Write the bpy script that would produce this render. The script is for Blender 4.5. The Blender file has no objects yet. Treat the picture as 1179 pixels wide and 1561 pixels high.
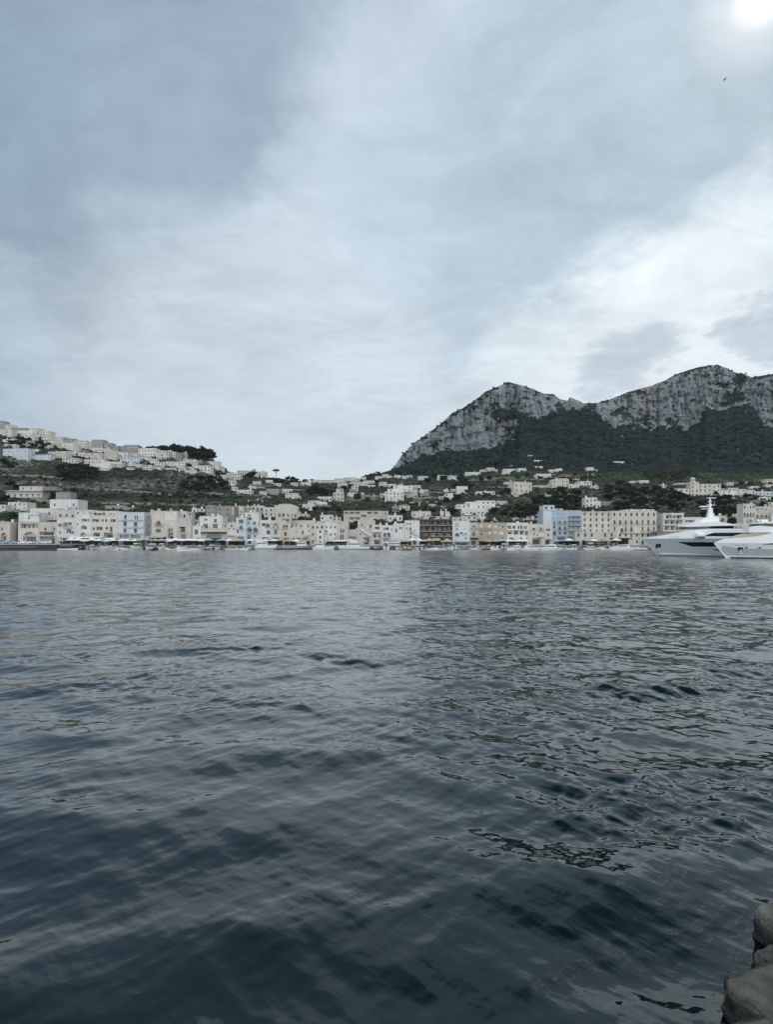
import bpy, math, random
import numpy as np
from math import radians, sin, cos, pi, atan2, sqrt, tan
random.seed(7)
RNG = np.random.default_rng(7)
SC = bpy.context.scene
COL = SC.collection
# ---- camera measures: focal length in photo pixels, eye height, where the sea horizon sits
F, CX, HY, EYE = 760.0, 589.5, 826.0, 4.0
def WX(px, Y): return (px - CX) / F * Y
def WZ(py, Y): return EYE + (HY - py) / F * Y
def PX(x, Y): return CX + F * x / Y
def PY(z, Y): return HY - (z - EYE) / Y * F
def lin(c):
    out = []
    for v in c:
        v /= 255.0
        out.append(v / 12.92 if v <= 0.04045 else ((v + 0.055) / 1.055) ** 2.4)
    return out
# ---- numpy gradient noise
_perm = np.random.default_rng(3).permutation(256)
_perm = np.concatenate([_perm, _perm, _perm])
_grad = np.random.default_rng(4).normal(size=(256, 3)); _grad /= np.linalg.norm(_grad, axis=1)[:, None]
def pnoise(x, y, z=0.0):
    x, y, z = np.broadcast_arrays(np.asarray(x, float), np.asarray(y, float), np.asarray(z, float))
    xi, yi, zi = np.floor(x).astype(int), np.floor(y).astype(int), np.floor(z).astype(int)
    xf, yf, zf = x - xi, y - yi, z - zi
    u, v, w = [t * t * t * (t * (t * 6 - 15) + 10) for t in (xf, yf, zf)]
    tot = 0
    for dx in (0, 1):
        for dy in (0, 1):
            for dz in (0, 1):
                h = _perm[(_perm[(_perm[(xi + dx) & 255] + yi + dy) & 255] + zi + dz) & 255]
                g = _grad[h]
                d = g[..., 0] * (xf - dx) + g[..., 1] * (yf - dy) + g[..., 2] * (zf - dz)
                tot = tot + d * (u if dx else 1 - u) * (v if dy else 1 - v) * (w if dz else 1 - w)
    return tot * 1.6
def fbm(x, y, z=0.0, o=4, g=0.5):
    a, t, s = 1.0, 0.0, 0.0
    for i in range(o):
        f = 2.0 ** i
        t = t + a * pnoise(np.asarray(x) * f + 17.3 * i, np.asarray(y) * f + 5.1 * i, np.asarray(z) * f + 9.7 * i); s += a; a *= g
    return t / s
def smooth(a, b, x):
    t = np.clip((x - a) / (b - a), 0, 1); return t * t * (3 - 2 * t)
# ---- meshes
def mesh_np(name, V, Q, mats, midx=None, smooth_=False):
    """V (n,3), Q (m,4) or (m,3) -> mesh"""
    me = bpy.data.meshes.new(name)
    V = np.asarray(V, np.float32); Q = np.asarray(Q, np.int32); k = Q.shape[1]
    me.vertices.add(len(V)); me.vertices.foreach_set('co', V.ravel())
    me.loops.add(Q.size); me.loops.foreach_set('vertex_index', Q.ravel())
    me.polygons.add(len(Q)); me.polygons.foreach_set('loop_start', np.arange(len(Q), dtype=np.int32) * k)
    me.polygons.foreach_set('loop_total', np.full(len(Q), k, np.int32))
    if midx is not None: me.polygons.foreach_set('material_index', np.asarray(midx, np.int32))
    if smooth_: me.polygons.foreach_set('use_smooth', np.ones(len(Q), bool))
    for m in mats: me.materials.append(m)
    me.update(calc_edges=True); me.validate()
    return me
def grid_faces(nr, nc):
    i = np.arange(nr * nc).reshape(nr, nc)
    return np.stack([i[:-1, :-1], i[:-1, 1:], i[1:, 1:], i[1:, :-1]], -1).reshape(-1, 4)
def link(name, me, parent=None, loc=None, rz=0.0):
    o = bpy.data.objects.new(name, me); COL.objects.link(o)
    if parent is not None: o.parent = parent
    if loc is not None: o.location = loc
    if rz: o.rotation_euler = (0, 0, rz)
    return o
def fattr(me, name, arr):
    a = me.attributes.new(name, 'FLOAT', 'POINT'); a.data.foreach_set('value', np.asarray(arr, np.float32).ravel())
class MB:
    """collects polygons, each with a material slot"""
    def __init__(s): s.v, s.f, s.m, s.mats, s.sm = [], [], [], [], []
    def slot(s, mat):
        if mat not in s.mats: s.mats.append(mat)
        return s.mats.index(mat)
    def poly(s, pts, mat, sm=False):
        n = len(s.v); s.v += [tuple(p) for p in pts]; s.f.append(tuple(range(n, n + len(pts)))); s.m.append(s.slot(mat)); s.sm.append(sm)
    def mesh(s, verts, faces, mat, sm=False):
        n = len(s.v); s.v += [tuple(p) for p in verts]; k = s.slot(mat)
        for f in faces: s.f.append(tuple(i + n for i in f)); s.m.append(k); s.sm.append(sm)
    def box(s, x0, x1, y0, y1, z0, z1, mat, top=True, bottom=True):
        v = [(x0, y0, z0), (x1, y0, z0), (x1, y1, z0), (x0, y1, z0), (x0, y0, z1), (x1, y0, z1), (x1, y1, z1), (x0, y1, z1)]
        f = [(0, 1, 5, 4), (1, 2, 6, 5), (2, 3, 7, 6), (3, 0, 4, 7)]
        if top: f.append((4, 5, 6, 7))
        if bottom: f.append((3, 2, 1, 0))
        s.mesh(v, f, mat)
    def tube(s, p, q, r0, r1, mat, n=6):
        p, q = np.array(p, float), np.array(q, float); d = q - p; d /= np.linalg.norm(d) + 1e-9
        a = np.cross(d, (0, 0, 1) if abs(d[2]) < .9 else (1, 0, 0)); a /= np.linalg.norm(a); b = np.cross(d, a)
        v = []
        for c, r in ((p, r0), (q, r1)):
            for i in range(n):
                t = 2 * pi * i / n; v.append(c + r * (a * cos(t) + b * sin(t)))
        f = [(i, (i + 1) % n, n + (i + 1) % n, n + i) for i in range(n)] + [tuple(range(n - 1, -1, -1)), tuple(range(n, 2 * n))]
        s.mesh(v, f, mat, True)
    def build(s, name, parent=None, loc=None, rz=0.0):
        return link(name, s.data(name), parent, loc, rz)
    def data(s, name):
        me = bpy.data.meshes.new(name); me.from_pydata(s.v, [], s.f)
        for m in s.mats: me.materials.append(m)
        me.polygons.foreach_set('material_index', s.m); me.polygons.foreach_set('use_smooth', s.sm); me.update(); return me
def empty(name, loc, rz=0.0):
    o = bpy.data.objects.new(name, None); COL.objects.link(o); o.location = loc; o.rotation_euler = (0, 0, rz); o.empty_display_size = .3; return o
def tag(o, label, cat, group=None):
    if label: o['label'] = label
    o['category'] = cat
    if group: o['group'] = group
    return o
def copy_tree(o, parent=None):
    c = o.copy(); COL.objects.link(c)
    if parent is not None: c.parent = parent
    for ch in list(o.children): copy_tree(ch, c)
    return c
# ---- materials
def nodes(mat):
    mat.use_nodes = True; nt = mat.node_tree; return nt, nt.nodes, nt.links
def N(nt, t, **k):
    n = nt.nodes.new(t)
    for a, b in k.items():
        if a.startswith('i_'): n.inputs[a[2:].replace('_', ' ')].default_value = b
        else: setattr(n, a, b)
    return n
_mats = {}
def paint(name, col, rough=.75, var=.12, scale=.35, streak=0.0, metal=0.0, spec=.3, bump=0.0, tint=None):
    """painted / plastered / woody surface: two noises vary the colour; streaks run down walls"""
    if name in _mats: return _mats[name]
    m = bpy.data.materials.new(name); nt, nd, L = nodes(m); b = nd['Principled BSDF']
    tc = N(nt, 'ShaderNodeTexCoord'); geo = N(nt, 'ShaderNodeNewGeometry')
    n1 = N(nt, 'ShaderNodeTexNoise'); n1.inputs['Scale'].default_value = scale; n1.inputs['Detail'].default_value = 6
    L.new(geo.outputs['Position'], n1.inputs['Vector'])
    mr = N(nt, 'ShaderNodeMapRange'); mr.inputs[1].default_value = .3; mr.inputs[2].default_value = .7; mr.inputs[3].default_value = 1 - var; mr.inputs[4].default_value = 1 + var
    L.new(n1.outputs['Fac'], mr.inputs[0])
    mix = N(nt, 'ShaderNodeVectorMath', operation='SCALE'); mix.inputs[0].default_value = col[:3]; L.new(mr.outputs[0], mix.inputs['Scale'])
    out = mix.outputs[0]
    if streak:
        mp = N(nt, 'ShaderNodeMapping'); mp.inputs['Scale'].default_value = (1.4, 1.4, .16); L.new(geo.outputs['Position'], mp.inputs['Vector'])
        n2 = N(nt, 'ShaderNodeTexNoise'); n2.inputs['Scale'].default_value = .8; n2.inputs['Detail'].default_value = 5; L.new(mp.outputs[0], n2.inputs['Vector'])
        m2 = N(nt, 'ShaderNodeMapRange'); m2.inputs[1].default_value = .48; m2.inputs[2].default_value = .75; m2.inputs[3].default_value = 1.0; m2.inputs[4].default_value = 1 - streak
        L.new(n2.outputs['Fac'], m2.inputs[0])
        s2 = N(nt, 'ShaderNodeVectorMath', operation='SCALE'); L.new(out, s2.inputs[0]); L.new(m2.outputs[0], s2.inputs['Scale']); out = s2.outputs[0]
    L.new(out, b.inputs['Base Color'])
    b.inputs['Roughness'].default_value = rough; b.inputs['Metallic'].default_value = metal; b.inputs['Specular IOR Level'].default_value = spec
    if bump:
        n3 = N(nt, 'ShaderNodeTexNoise'); n3.inputs['Scale'].default_value = scale * 8; n3.inputs['Detail'].default_value = 8; L.new(geo.outputs['Position'], n3.inputs['Vector'])
        bp = N(nt, 'ShaderNodeBump'); bp.inputs['Distance'].default_value = bump; L.new(n3.outputs['Fac'], bp.inputs['Height']); L.new(bp.outputs[0], b.inputs['Normal'])
    _mats[name] = m; return m
def ramp(nt, stops):
    r = N(nt, 'ShaderNodeValToRGB'); e = r.color_ramp.elements
    while len(e) < len(stops): e.new(.5)
    for i, (p, c) in enumerate(stops): e[i].position = p; e[i].color = (*c[:3], 1)
    return r
# ---------------------------------------------------------------- sky, sun, camera
SUN_AZ, SUN_EL = atan2(WX(1150, 1), 1.0), radians(86)
def sky():
    w = bpy.data.worlds.new("World"); SC.world = w; w.use_nodes = True; nt = w.node_tree; nd = nt.nodes; L = nt.links
    out = nd['World Output']; nd.remove(nd['Background'])
    tc = N(nt, 'ShaderNodeTexCoord'); D = tc.outputs['Generated']
    nis = N(nt, 'ShaderNodeTexSky', sky_type='NISHITA'); nis.sun_disc = False; nis.sun_elevation = SUN_EL; nis.sun_rotation = SUN_AZ
    b0 = N(nt, 'ShaderNodeBackground'); b0.inputs['Strength'].default_value = .1; L.new(nis.outputs[0], b0.inputs['Color'])
    # cloud deck coordinates: where the view ray meets a flat deck overhead
    sx = N(nt, 'ShaderNodeSeparateXYZ'); L.new(D, sx.inputs[0])
    za = N(nt, 'ShaderNodeMath', operation='MAXIMUM'); L.new(sx.outputs['Z'], za.inputs[0]); za.inputs[1].default_value = 0.0
    zb = N(nt, 'ShaderNodeMath', operation='ADD'); L.new(za.outputs[0], zb.inputs[0]); zb.inputs[1].default_value = .22
    dv = N(nt, 'ShaderNodeVectorMath', operation='DIVIDE'); L.new(D, dv.inputs[0])
    cb = N(nt, 'ShaderNodeCombineXYZ'); [L.new(zb.outputs[0], cb.inputs[i]) for i in range(3)]; L.new(cb.outputs[0], dv.inputs[1])
    deck = dv.outputs[0]
    def noise(scale, det=6, rough=.55, dist=0.0, vec=deck, mp=None):
        if mp:
            q = N(nt, 'ShaderNodeMapping'); q.inputs['Scale'].default_value = mp[0]; q.inputs['Rotation'].default_value = (0, 0, mp[1]); L.new(vec, q.inputs['Vector']); vec = q.outputs[0]
        n = N(nt, 'ShaderNodeTexNoise'); n.inputs['Scale'].default_value = scale; n.inputs['Detail'].default_value = det; n.inputs['Roughness'].default_value = rough; n.inputs['Distortion'].default_value = dist
        L.new(vec, n.inputs['Vector']); return n
    wn = noise(1.3, 11, .68)
    sub = N(nt, 'ShaderNodeVectorMath', operation='SUBTRACT'); L.new(wn.outputs['Color'], sub.inputs[0]); sub.inputs[1].default_value = (.5, .5, .5)
    wsc = N(nt, 'ShaderNodeVectorMath', operation='SCALE'); L.new(sub.outputs[0], wsc.inputs[0]); wsc.inputs['Scale'].default_value = .45
    wad = N(nt, 'ShaderNodeVectorMath', operation='ADD'); L.new(D, wad.inputs[0]); L.new(wsc.outputs[0], wad.inputs[1])
    wno = N(nt, 'ShaderNodeVectorMath', operation='NORMALIZE'); L.new(wad.outputs[0], wno.inputs[0]); DW = wno.outputs[0]
    el = ramp(nt, [(0.0, lin((216, 224, 230))), (.12, lin((211, 221, 228))), (.3, lin((194, 208, 219))), (.55, lin((188, 203, 216))), (.72, lin((184, 200, 213))), (.93, lin((60, 82, 94)))])  # last stop: unseen overhead sky darkened to keep the near water dark
    L.new(za.outputs[0], el.inputs[0]); cur = el.outputs[0]
    def blob(px, py, deg, col, wgt, warped=True, mul=1.0):
        nonlocal cur
        v = np.array([WX(px, 1), 1.0, (HY - py) / F]); v /= np.linalg.norm(v)
        dt = N(nt, 'ShaderNodeVectorMath', operation='DOT_PRODUCT'); L.new(DW if warped else D, dt.inputs[0]); dt.inputs[1].default_value = v
        mr = N(nt, 'ShaderNodeMapRange', interpolation_type='SMOOTHERSTEP'); mr.inputs[1].default_value = cos(radians(deg * 1.7)); mr.inputs[2].default_value = cos(radians(deg * .15)); mr.inputs[3].default_value = 0; mr.inputs[4].default_value = wgt
        L.new(dt.outputs['Value'], mr.inputs[0])
        mx = N(nt, 'ShaderNodeMix', data_type='RGBA'); L.new(mr.outputs[0], mx.inputs['Factor']); L.new(cur, mx.inputs['A']); mx.inputs['B'].default_value = (*[c * mul for c in lin(col)], 1); cur = mx.outputs['Result']
    blob(60, 120, 24, (148, 166, 180), .8)
    blob(-80, 300, 22, (136, 155, 166), .8)
    blob(170, 370, 17, (142, 161, 178), .9)
    blob(330, 440, 9, (146, 164, 182), .85)
    blob(120, 480, 8, (143, 160, 176), .75)
    blob(40, 600, 8, (174, 188, 199), .75)
    blob(245, 494, 1.8, (190, 204, 212), .6)
    blob(330, 170, 10, (158, 176, 192), .7)
    blob(690, 190, 11, (202, 214, 227), .85)
    blob(530, 330, 6, (194, 207, 219), .7)
    blob(900, 60, 8, (192, 207, 219), .6)
    blob(1000, 250, 14, (174, 194, 207), .85)
    blob(760, 420, 13, (180, 197, 210), .75)
    blob(400, 620, 15, (207, 217, 224), .85)
    blob(560, 650, 8, (206, 216, 223), .7)
    blob(1010, 540, 8.0, (234, 241, 244), .95)
    blob(1170, 465, 7, (230, 238, 242), .9)
    blob(830, 600, 7, (226, 235, 239), .8)
    blob(975, 553, 2.8, (188, 201, 212), .75)
    blob(1175, 515, 2.4, (182, 196, 208), .75)
    blob(530, 672, 2.4, (192, 203, 211), .5)
    blob(1158, -8, 7, (208, 220, 228), .5, False)
    blob(1165, -12, 3.0, (244, 248, 250), .5, False)
    blob(1165, -12, 1.4, (252, 254, 255), 1.0, False, 1.05)
    # streaks and mottling of the deck
    st = noise(1.0, 8, .6, .6, deck, ((1.2, 3.6, 1), radians(-38)))
    f1 = N(nt, 'ShaderNodeMapRange'); f1.inputs[1].default_value = .3; f1.inputs[2].default_value = .7; f1.inputs[3].default_value = .93; f1.inputs[4].default_value = 1.07; L.new(st.outputs['Fac'], f1.inputs[0])
    n4 = noise(2.6, 10, .64, .8)
    f2 = N(nt, 'ShaderNodeMapRange'); f2.inputs[1].default_value = .3; f2.inputs[2].default_value = .7; f2.inputs[3].default_value = .9; f2.inputs[4].default_value = 1.1; L.new(n4.outputs['Fac'], f2.inputs[0])
    n5 = noise(3.4, 11, .66, 1.2, deck, ((1.0, 2.0, 1), radians(-52)))
    f3 = N(nt, 'ShaderNodeMapRange'); f3.inputs[1].default_value = .32; f3.inputs[2].default_value = .68; f3.inputs[3].default_value = .93; f3.inputs[4].default_value = 1.07; L.new(n5.outputs['Fac'], f3.inputs[0])
    m0 = N(nt, 'ShaderNodeMath', operation='MULTIPLY'); L.new(f1.outputs[0], m0.inputs[0]); L.new(f3.outputs[0], m0.inputs[1])
    mm = N(nt, 'ShaderNodeMath', operation='MULTIPLY'); L.new(m0.outputs[0], mm.inputs[0]); L.new(f2.outputs[0], mm.inputs[1])
    lo = N(nt, 'ShaderNodeMapRange', interpolation_type='SMOOTHSTEP'); lo.inputs[1].default_value = .06; lo.inputs[2].default_value = .42; lo.inputs[3].default_value = .25; L.new(za.outputs[0], lo.inputs[0])
    mq = N(nt, 'ShaderNodeMix', data_type='FLOAT'); L.new(lo.outputs[0], mq.inputs['Factor']); mq.inputs['A'].default_value = 1.0; L.new(mm.outputs[0], mq.inputs['B']); mm = mq
    # unseen sky behind the viewer, brightened and warmed to light the facades
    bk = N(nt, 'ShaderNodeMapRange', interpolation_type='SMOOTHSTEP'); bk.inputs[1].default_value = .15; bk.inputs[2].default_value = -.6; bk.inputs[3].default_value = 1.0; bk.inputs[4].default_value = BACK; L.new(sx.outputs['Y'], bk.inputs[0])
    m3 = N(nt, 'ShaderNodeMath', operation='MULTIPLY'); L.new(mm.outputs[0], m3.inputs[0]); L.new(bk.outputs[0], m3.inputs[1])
    wf = N(nt, 'ShaderNodeMapRange', interpolation_type='SMOOTHSTEP'); wf.inputs[1].default_value = .15; wf.inputs[2].default_value = -.6; L.new(sx.outputs['Y'], wf.inputs[0])
    wm = N(nt, 'ShaderNodeMix', data_type='RGBA', blend_type='MULTIPLY'); L.new(wf.outputs[0], wm.inputs['Factor']); L.new(cur, wm.inputs['A']); wm.inputs['B'].default_value = (1.06, 1.0, .945, 1); cur = wm.outputs['Result']
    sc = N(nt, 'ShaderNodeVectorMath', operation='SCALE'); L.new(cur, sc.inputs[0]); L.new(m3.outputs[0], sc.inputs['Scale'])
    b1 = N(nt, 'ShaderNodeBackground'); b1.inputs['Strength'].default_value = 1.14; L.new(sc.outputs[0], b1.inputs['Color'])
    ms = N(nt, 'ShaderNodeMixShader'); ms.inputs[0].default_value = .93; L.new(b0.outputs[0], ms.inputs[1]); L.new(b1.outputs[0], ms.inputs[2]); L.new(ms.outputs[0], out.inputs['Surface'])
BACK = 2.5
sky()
sl = bpy.data.lights.new('sun', 'SUN'); sl.energy = .5; sl.angle = radians(10); sl.color = (1, .95, .88)
so = link('sun', sl); so.rotation_euler = (pi / 2 - SUN_EL, 0, pi - SUN_AZ); so.location = (0, 0, 300)
cam = bpy.data.cameras.new('camera'); co = link('camera', cam); co.location = (0, 0, EYE); co.rotation_euler = (pi / 2, 0, 0)
cam.sensor_fit = 'VERTICAL'; cam.sensor_height = 24; cam.sensor_width = 18.13; cam.lens = 24 * F / 1561; cam.shift_y = (HY - 780.5) / 1561; cam.clip_start = .1; cam.clip_end = 30000
SC.camera = co
SC.view_settings.view_transform = 'Standard'; SC.view_settings.look = 'None'; SC.view_settings.exposure = 0; SC.view_settings.gamma = 1
SC.cycles.use_denoising = True; SC.cycles.max_bounces = 6; SC.cycles.diffuse_bounces = 2; SC.cycles.glossy_bounces = 3; SC.cycles.volume_bounces = 0
SC.cycles.sample_clamp_indirect = 6
# ---------------------------------------------------------------- land
def ctrl(pts, px):
    a = np.array(pts, float); return np.interp(px, a[:, 0], a[:, 1])
HPX = np.concatenate([np.arange(-700, -40, 8.0), np.arange(-40, 1220, 2.2), np.arange(1220, 1900, 8.0)])
_crest = [(-700, 610), (-200, 634), (-20, 654), (20, 660), (50, 669), (75, 671), (110, 680), (140, 686), (180, 691), (210, 692), (240, 690), (270, 688), (300, 690), (318, 694), (332, 707), (345, 717), (360, 724), (400, 728), (440, 732), (470, 736), (500, 736), (530, 733), (560, 732), (578, 728), (590, 727), (610, 725), (660, 727), (720, 723), (800, 716), (900, 719), (1000, 718), (1179, 722), (1900, 722)]
_crestY = [(-700, 620), (0, 640), (300, 640), (360, 690), (460, 760), (600, 780), (1900, 780)]
def hill_rows(px):
    o = np.ones_like(px)
    rows = [(294 * o, PY(1.0, 294.0) * o), (304 * o, PY(2.6, 304.0) * o),
            (345 * o, ctrl([(-700, 780), (0, 784), (100, 787), (300, 788), (450, 790), (900, 786), (1000, 790), (1900, 795)], px)),
            (430 * o, ctrl([(-700, 735), (0, 752), (130, 757), (250, 763), (400, 764), (550, 769), (700, 768), (900, 764), (1179, 769), (1900, 770)], px)),
            (540 * o, ctrl([(-700, 690), (0, 708), (120, 716), (250, 724), (320, 737), (400, 744), (550, 749), (700, 746), (850, 742), (1000, 744), (1179, 748), (1900, 750)], px)),
            (ctrl(_crestY, px), ctrl(_crest, px))]
    Y = np.array([r[0] for r in rows]); Z = WZ(np.array([r[1] for r in rows]), Y)
    back = np.where(px < 600, .86, 1.0 + .1 * smooth(600, 700, px))
    Y = np.vstack([Y, Y[-1] + 40, Y[-1] + 170]); Z = np.vstack([Z, Z[-1] * (.5 + .5 * back), Z[-1] * back])
    return Y, Z
def hill_profile(px):
    Y, Z = hill_rows(px)
    t = np.concatenate([np.linspace(a, b, n, endpoint=False) for a, b, n in ((0, 1, 8), (1, 2, 40), (2, 3, 62), (3, 4, 74), (4, 5, 74), (5, 6, 14), (6, 7, 8))] + [[7.0]])
    i = np.clip(t.astype(int), 0, 6); f = t - i
    def cr(A):   # Catmull-Rom down each column, so the slope bends without creases
        p0, p1, p2, p3 = A[np.maximum(i - 1, 0)], A[i], A[i + 1], A[np.minimum(i + 2, 7)]
        u = f[:, None]; lin_ = p1 + (p2 - p1) * u
        c = .5 * (2 * p1 + (p2 - p0) * u + (2 * p0 - 5 * p1 + 4 * p2 - p3) * u ** 2 + (3 * p1 - p0 - 3 * p2 + p3) * u ** 3)
        return .5 * lin_ + .5 * c
    y = cr(Y); z = cr(Z); y = np.maximum.accumulate(y, axis=0)
    x = (px[None, :] - CX) / F * y
    w = smooth(.9, 2.0, t)[:, None] * (1 - smooth(4.6, 5.0, t))[:, None]
    z = z + w * (3.2 * fbm(x / 60, y / 60, 3.0) + 1.0 * fbm(x / 14, y / 14, 8.0))
    # stone-walled terraces: in patches the slope goes up in steps
    tm = smooth(-.12, .18, fbm(x / 130, y / 90, 21.0, 3)) * smooth(1.3, 2.0, t)[:, None] * (1 - smooth(4.5, 4.9, t))[:, None]
    st = 2.6 + 0 * z; ph = z + 1.2 * fbm(x / 40, y / 40, 31.0, 2)
    k = np.floor(ph / st); fr = ph / st - k
    z = z * (1 - tm) + tm * (z + (k + smooth(.72, .97, fr) - ph / st) * st)
    return x, y, z
HX, HYY, HZ = hill_profile(HPX)
HPY = PY(HZ, HYY)
def col_i(px):
    j = int(np.clip(np.searchsorted(HPX, px) - 1, 0, len(HPX) - 2)); return j + (1 if px - HPX[j] > HPX[j + 1] - px else 0)
def ground_hit(px, py):
    """first point of the hillside on the line of sight: (x, Y, z)"""
    j = col_i(px); p = HPY[:, j]; k = np.nonzero(p <= py)[0]
    if not len(k) and 560 < px < 1250:      # higher than the hillside: on the mountain's skirt
        c = int(np.argmin(abs(MPX - px))); q = np.nonzero(PY(MZ_[:150, c], MY_[:150, c]) <= py)[0]
        if len(q): return WX(px, MY_[q[0], c]), MY_[q[0], c], MZ_[q[0], c]
    k = k[0] if len(k) else int(np.argmin(p))
    return WX(px, HYY[k, j]), HYY[k, j], HZ[k, j]
def ground_z(x, Y):
    j = col_i(PX(x, Y)); return float(np.interp(Y, HYY[:, j], HZ[:, j]))
def M_land():
    m = bpy.data.materials.new('hillside_soil'); nt, nd, L = nodes(m); b = nd['Principled BSDF']; geo = N(nt, 'ShaderNodeNewGeometry')
    def nz(s, d=6, sc=(1, 1, 1)):
        mp = N(nt, 'ShaderNodeMapping'); mp.inputs['Scale'].default_value = sc; L.new(geo.outputs['Position'], mp.inputs[0])
        n = N(nt, 'ShaderNodeTexNoise'); n.inputs['Scale'].default_value = s; n.inputs['Detail'].default_value = d; L.new(mp.outputs[0], n.inputs['Vector']); return n
    a = ramp(nt, [(.30, (.018, .023, .016)), (.46, (.034, .04, .027)), (.57, (.06, .06, .044)), (.68, (.12, .112, .092)), (.8, (.05, .054, .038))])
    L.new(nz(.05, 8, (.5, 1, 1.6)).outputs['Fac'], a.inputs[0])
    s = ramp(nt, [(.35, (.07, .068, .062)), (.6, (.17, .165, .15)), (.75, (.28, .27, .25))]); L.new(nz(.3, 8).outputs['Fac'], s.inputs[0])
    sx = N(nt, 'ShaderNodeSeparateXYZ'); L.new(geo.outputs['True Normal'], sx.inputs[0])
    mr = N(nt, 'ShaderNodeMapRange'); mr.inputs[1].default_value = .78; mr.inputs[2].default_value = .55; L.new(sx.outputs['Z'], mr.inputs[0])
    mx = N(nt, 'ShaderNodeMix', data_type='RGBA'); L.new(mr.outputs[0], mx.inputs['Factor']); L.new(a.outputs[0], mx.inputs['A']); L.new(s.outputs[0], mx.inputs['B'])
    L.new(mx.outputs['Result'], b.inputs['Base Color']); b.inputs['Roughness'].default_value = .95; b.inputs['Specular IOR Level'].default_value = .1
    return m
me = mesh_np('hillside', np.stack([HX, HYY, HZ], -1).reshape(-1, 3), grid_faces(*HX.shape), [M_land()])
link('hillside', me)['kind'] = 'structure'
# ---- the mountain: wooded skirt, cliff, ridge
_sky = [(300, 800), (500, 765), (560, 737), (580, 727), (590, 722), (600, 713), (605, 706), (612, 695), (630, 676), (650, 663), (672, 646), (692, 628), (704, 623), (712, 618), (725, 610), (740, 597), (760, 589), (775, 582), (787, 585), (805, 590), (820, 596), (830, 600), (845, 601), (855, 609), (866, 611), (869, 605.5), (886, 612), (890, 615), (912, 614), (930, 609), (960, 597), (990, 589), (1015, 580), (1030, 571), (1060, 561), (1080, 557), (1095, 556), (1110, 562), (1120, 567), (1126, 569), (1130, 568), (1140, 572), (1147, 575), (1160, 573), (1179, 570), (1250, 566), (1400, 585), (1900, 640)]
_base = [(300, 802), (500, 767), (560, 738), (580, 728), (590, 724), (600, 718), (612, 712), (625, 703), (640, 700), (661, 693), (683, 687), (702, 690), (722, 693), (732, 687), (749, 684), (765, 677), (780, 672), (788, 656), (796, 634), (822, 638), (834, 637), (843, 628), (857, 625), (869, 623), (885, 631), (889, 621), (900, 621), (916, 638), (934, 654), (957, 648), (983, 655), (1000, 652), (1021, 647), (1046, 657), (1069, 640), (1078, 622), (1093, 629), (1112, 624), (1130, 620), (1141, 615), (1152, 626), (1160, 650), (1179, 653), (1300, 660), (1900, 690)]
_baseY = [(300, 1100), (560, 1130), (720, 1140), (780, 1200), (860, 1330), (890, 1390), (1000, 1430), (1145, 1450), (1160, 1360), (1300, 1350), (1900, 1300)]
MPX = np.concatenate([np.arange(300, 556, 8.0), np.arange(556, 1200, .85), np.arange(1200, 1900, 5.0)])
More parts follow.
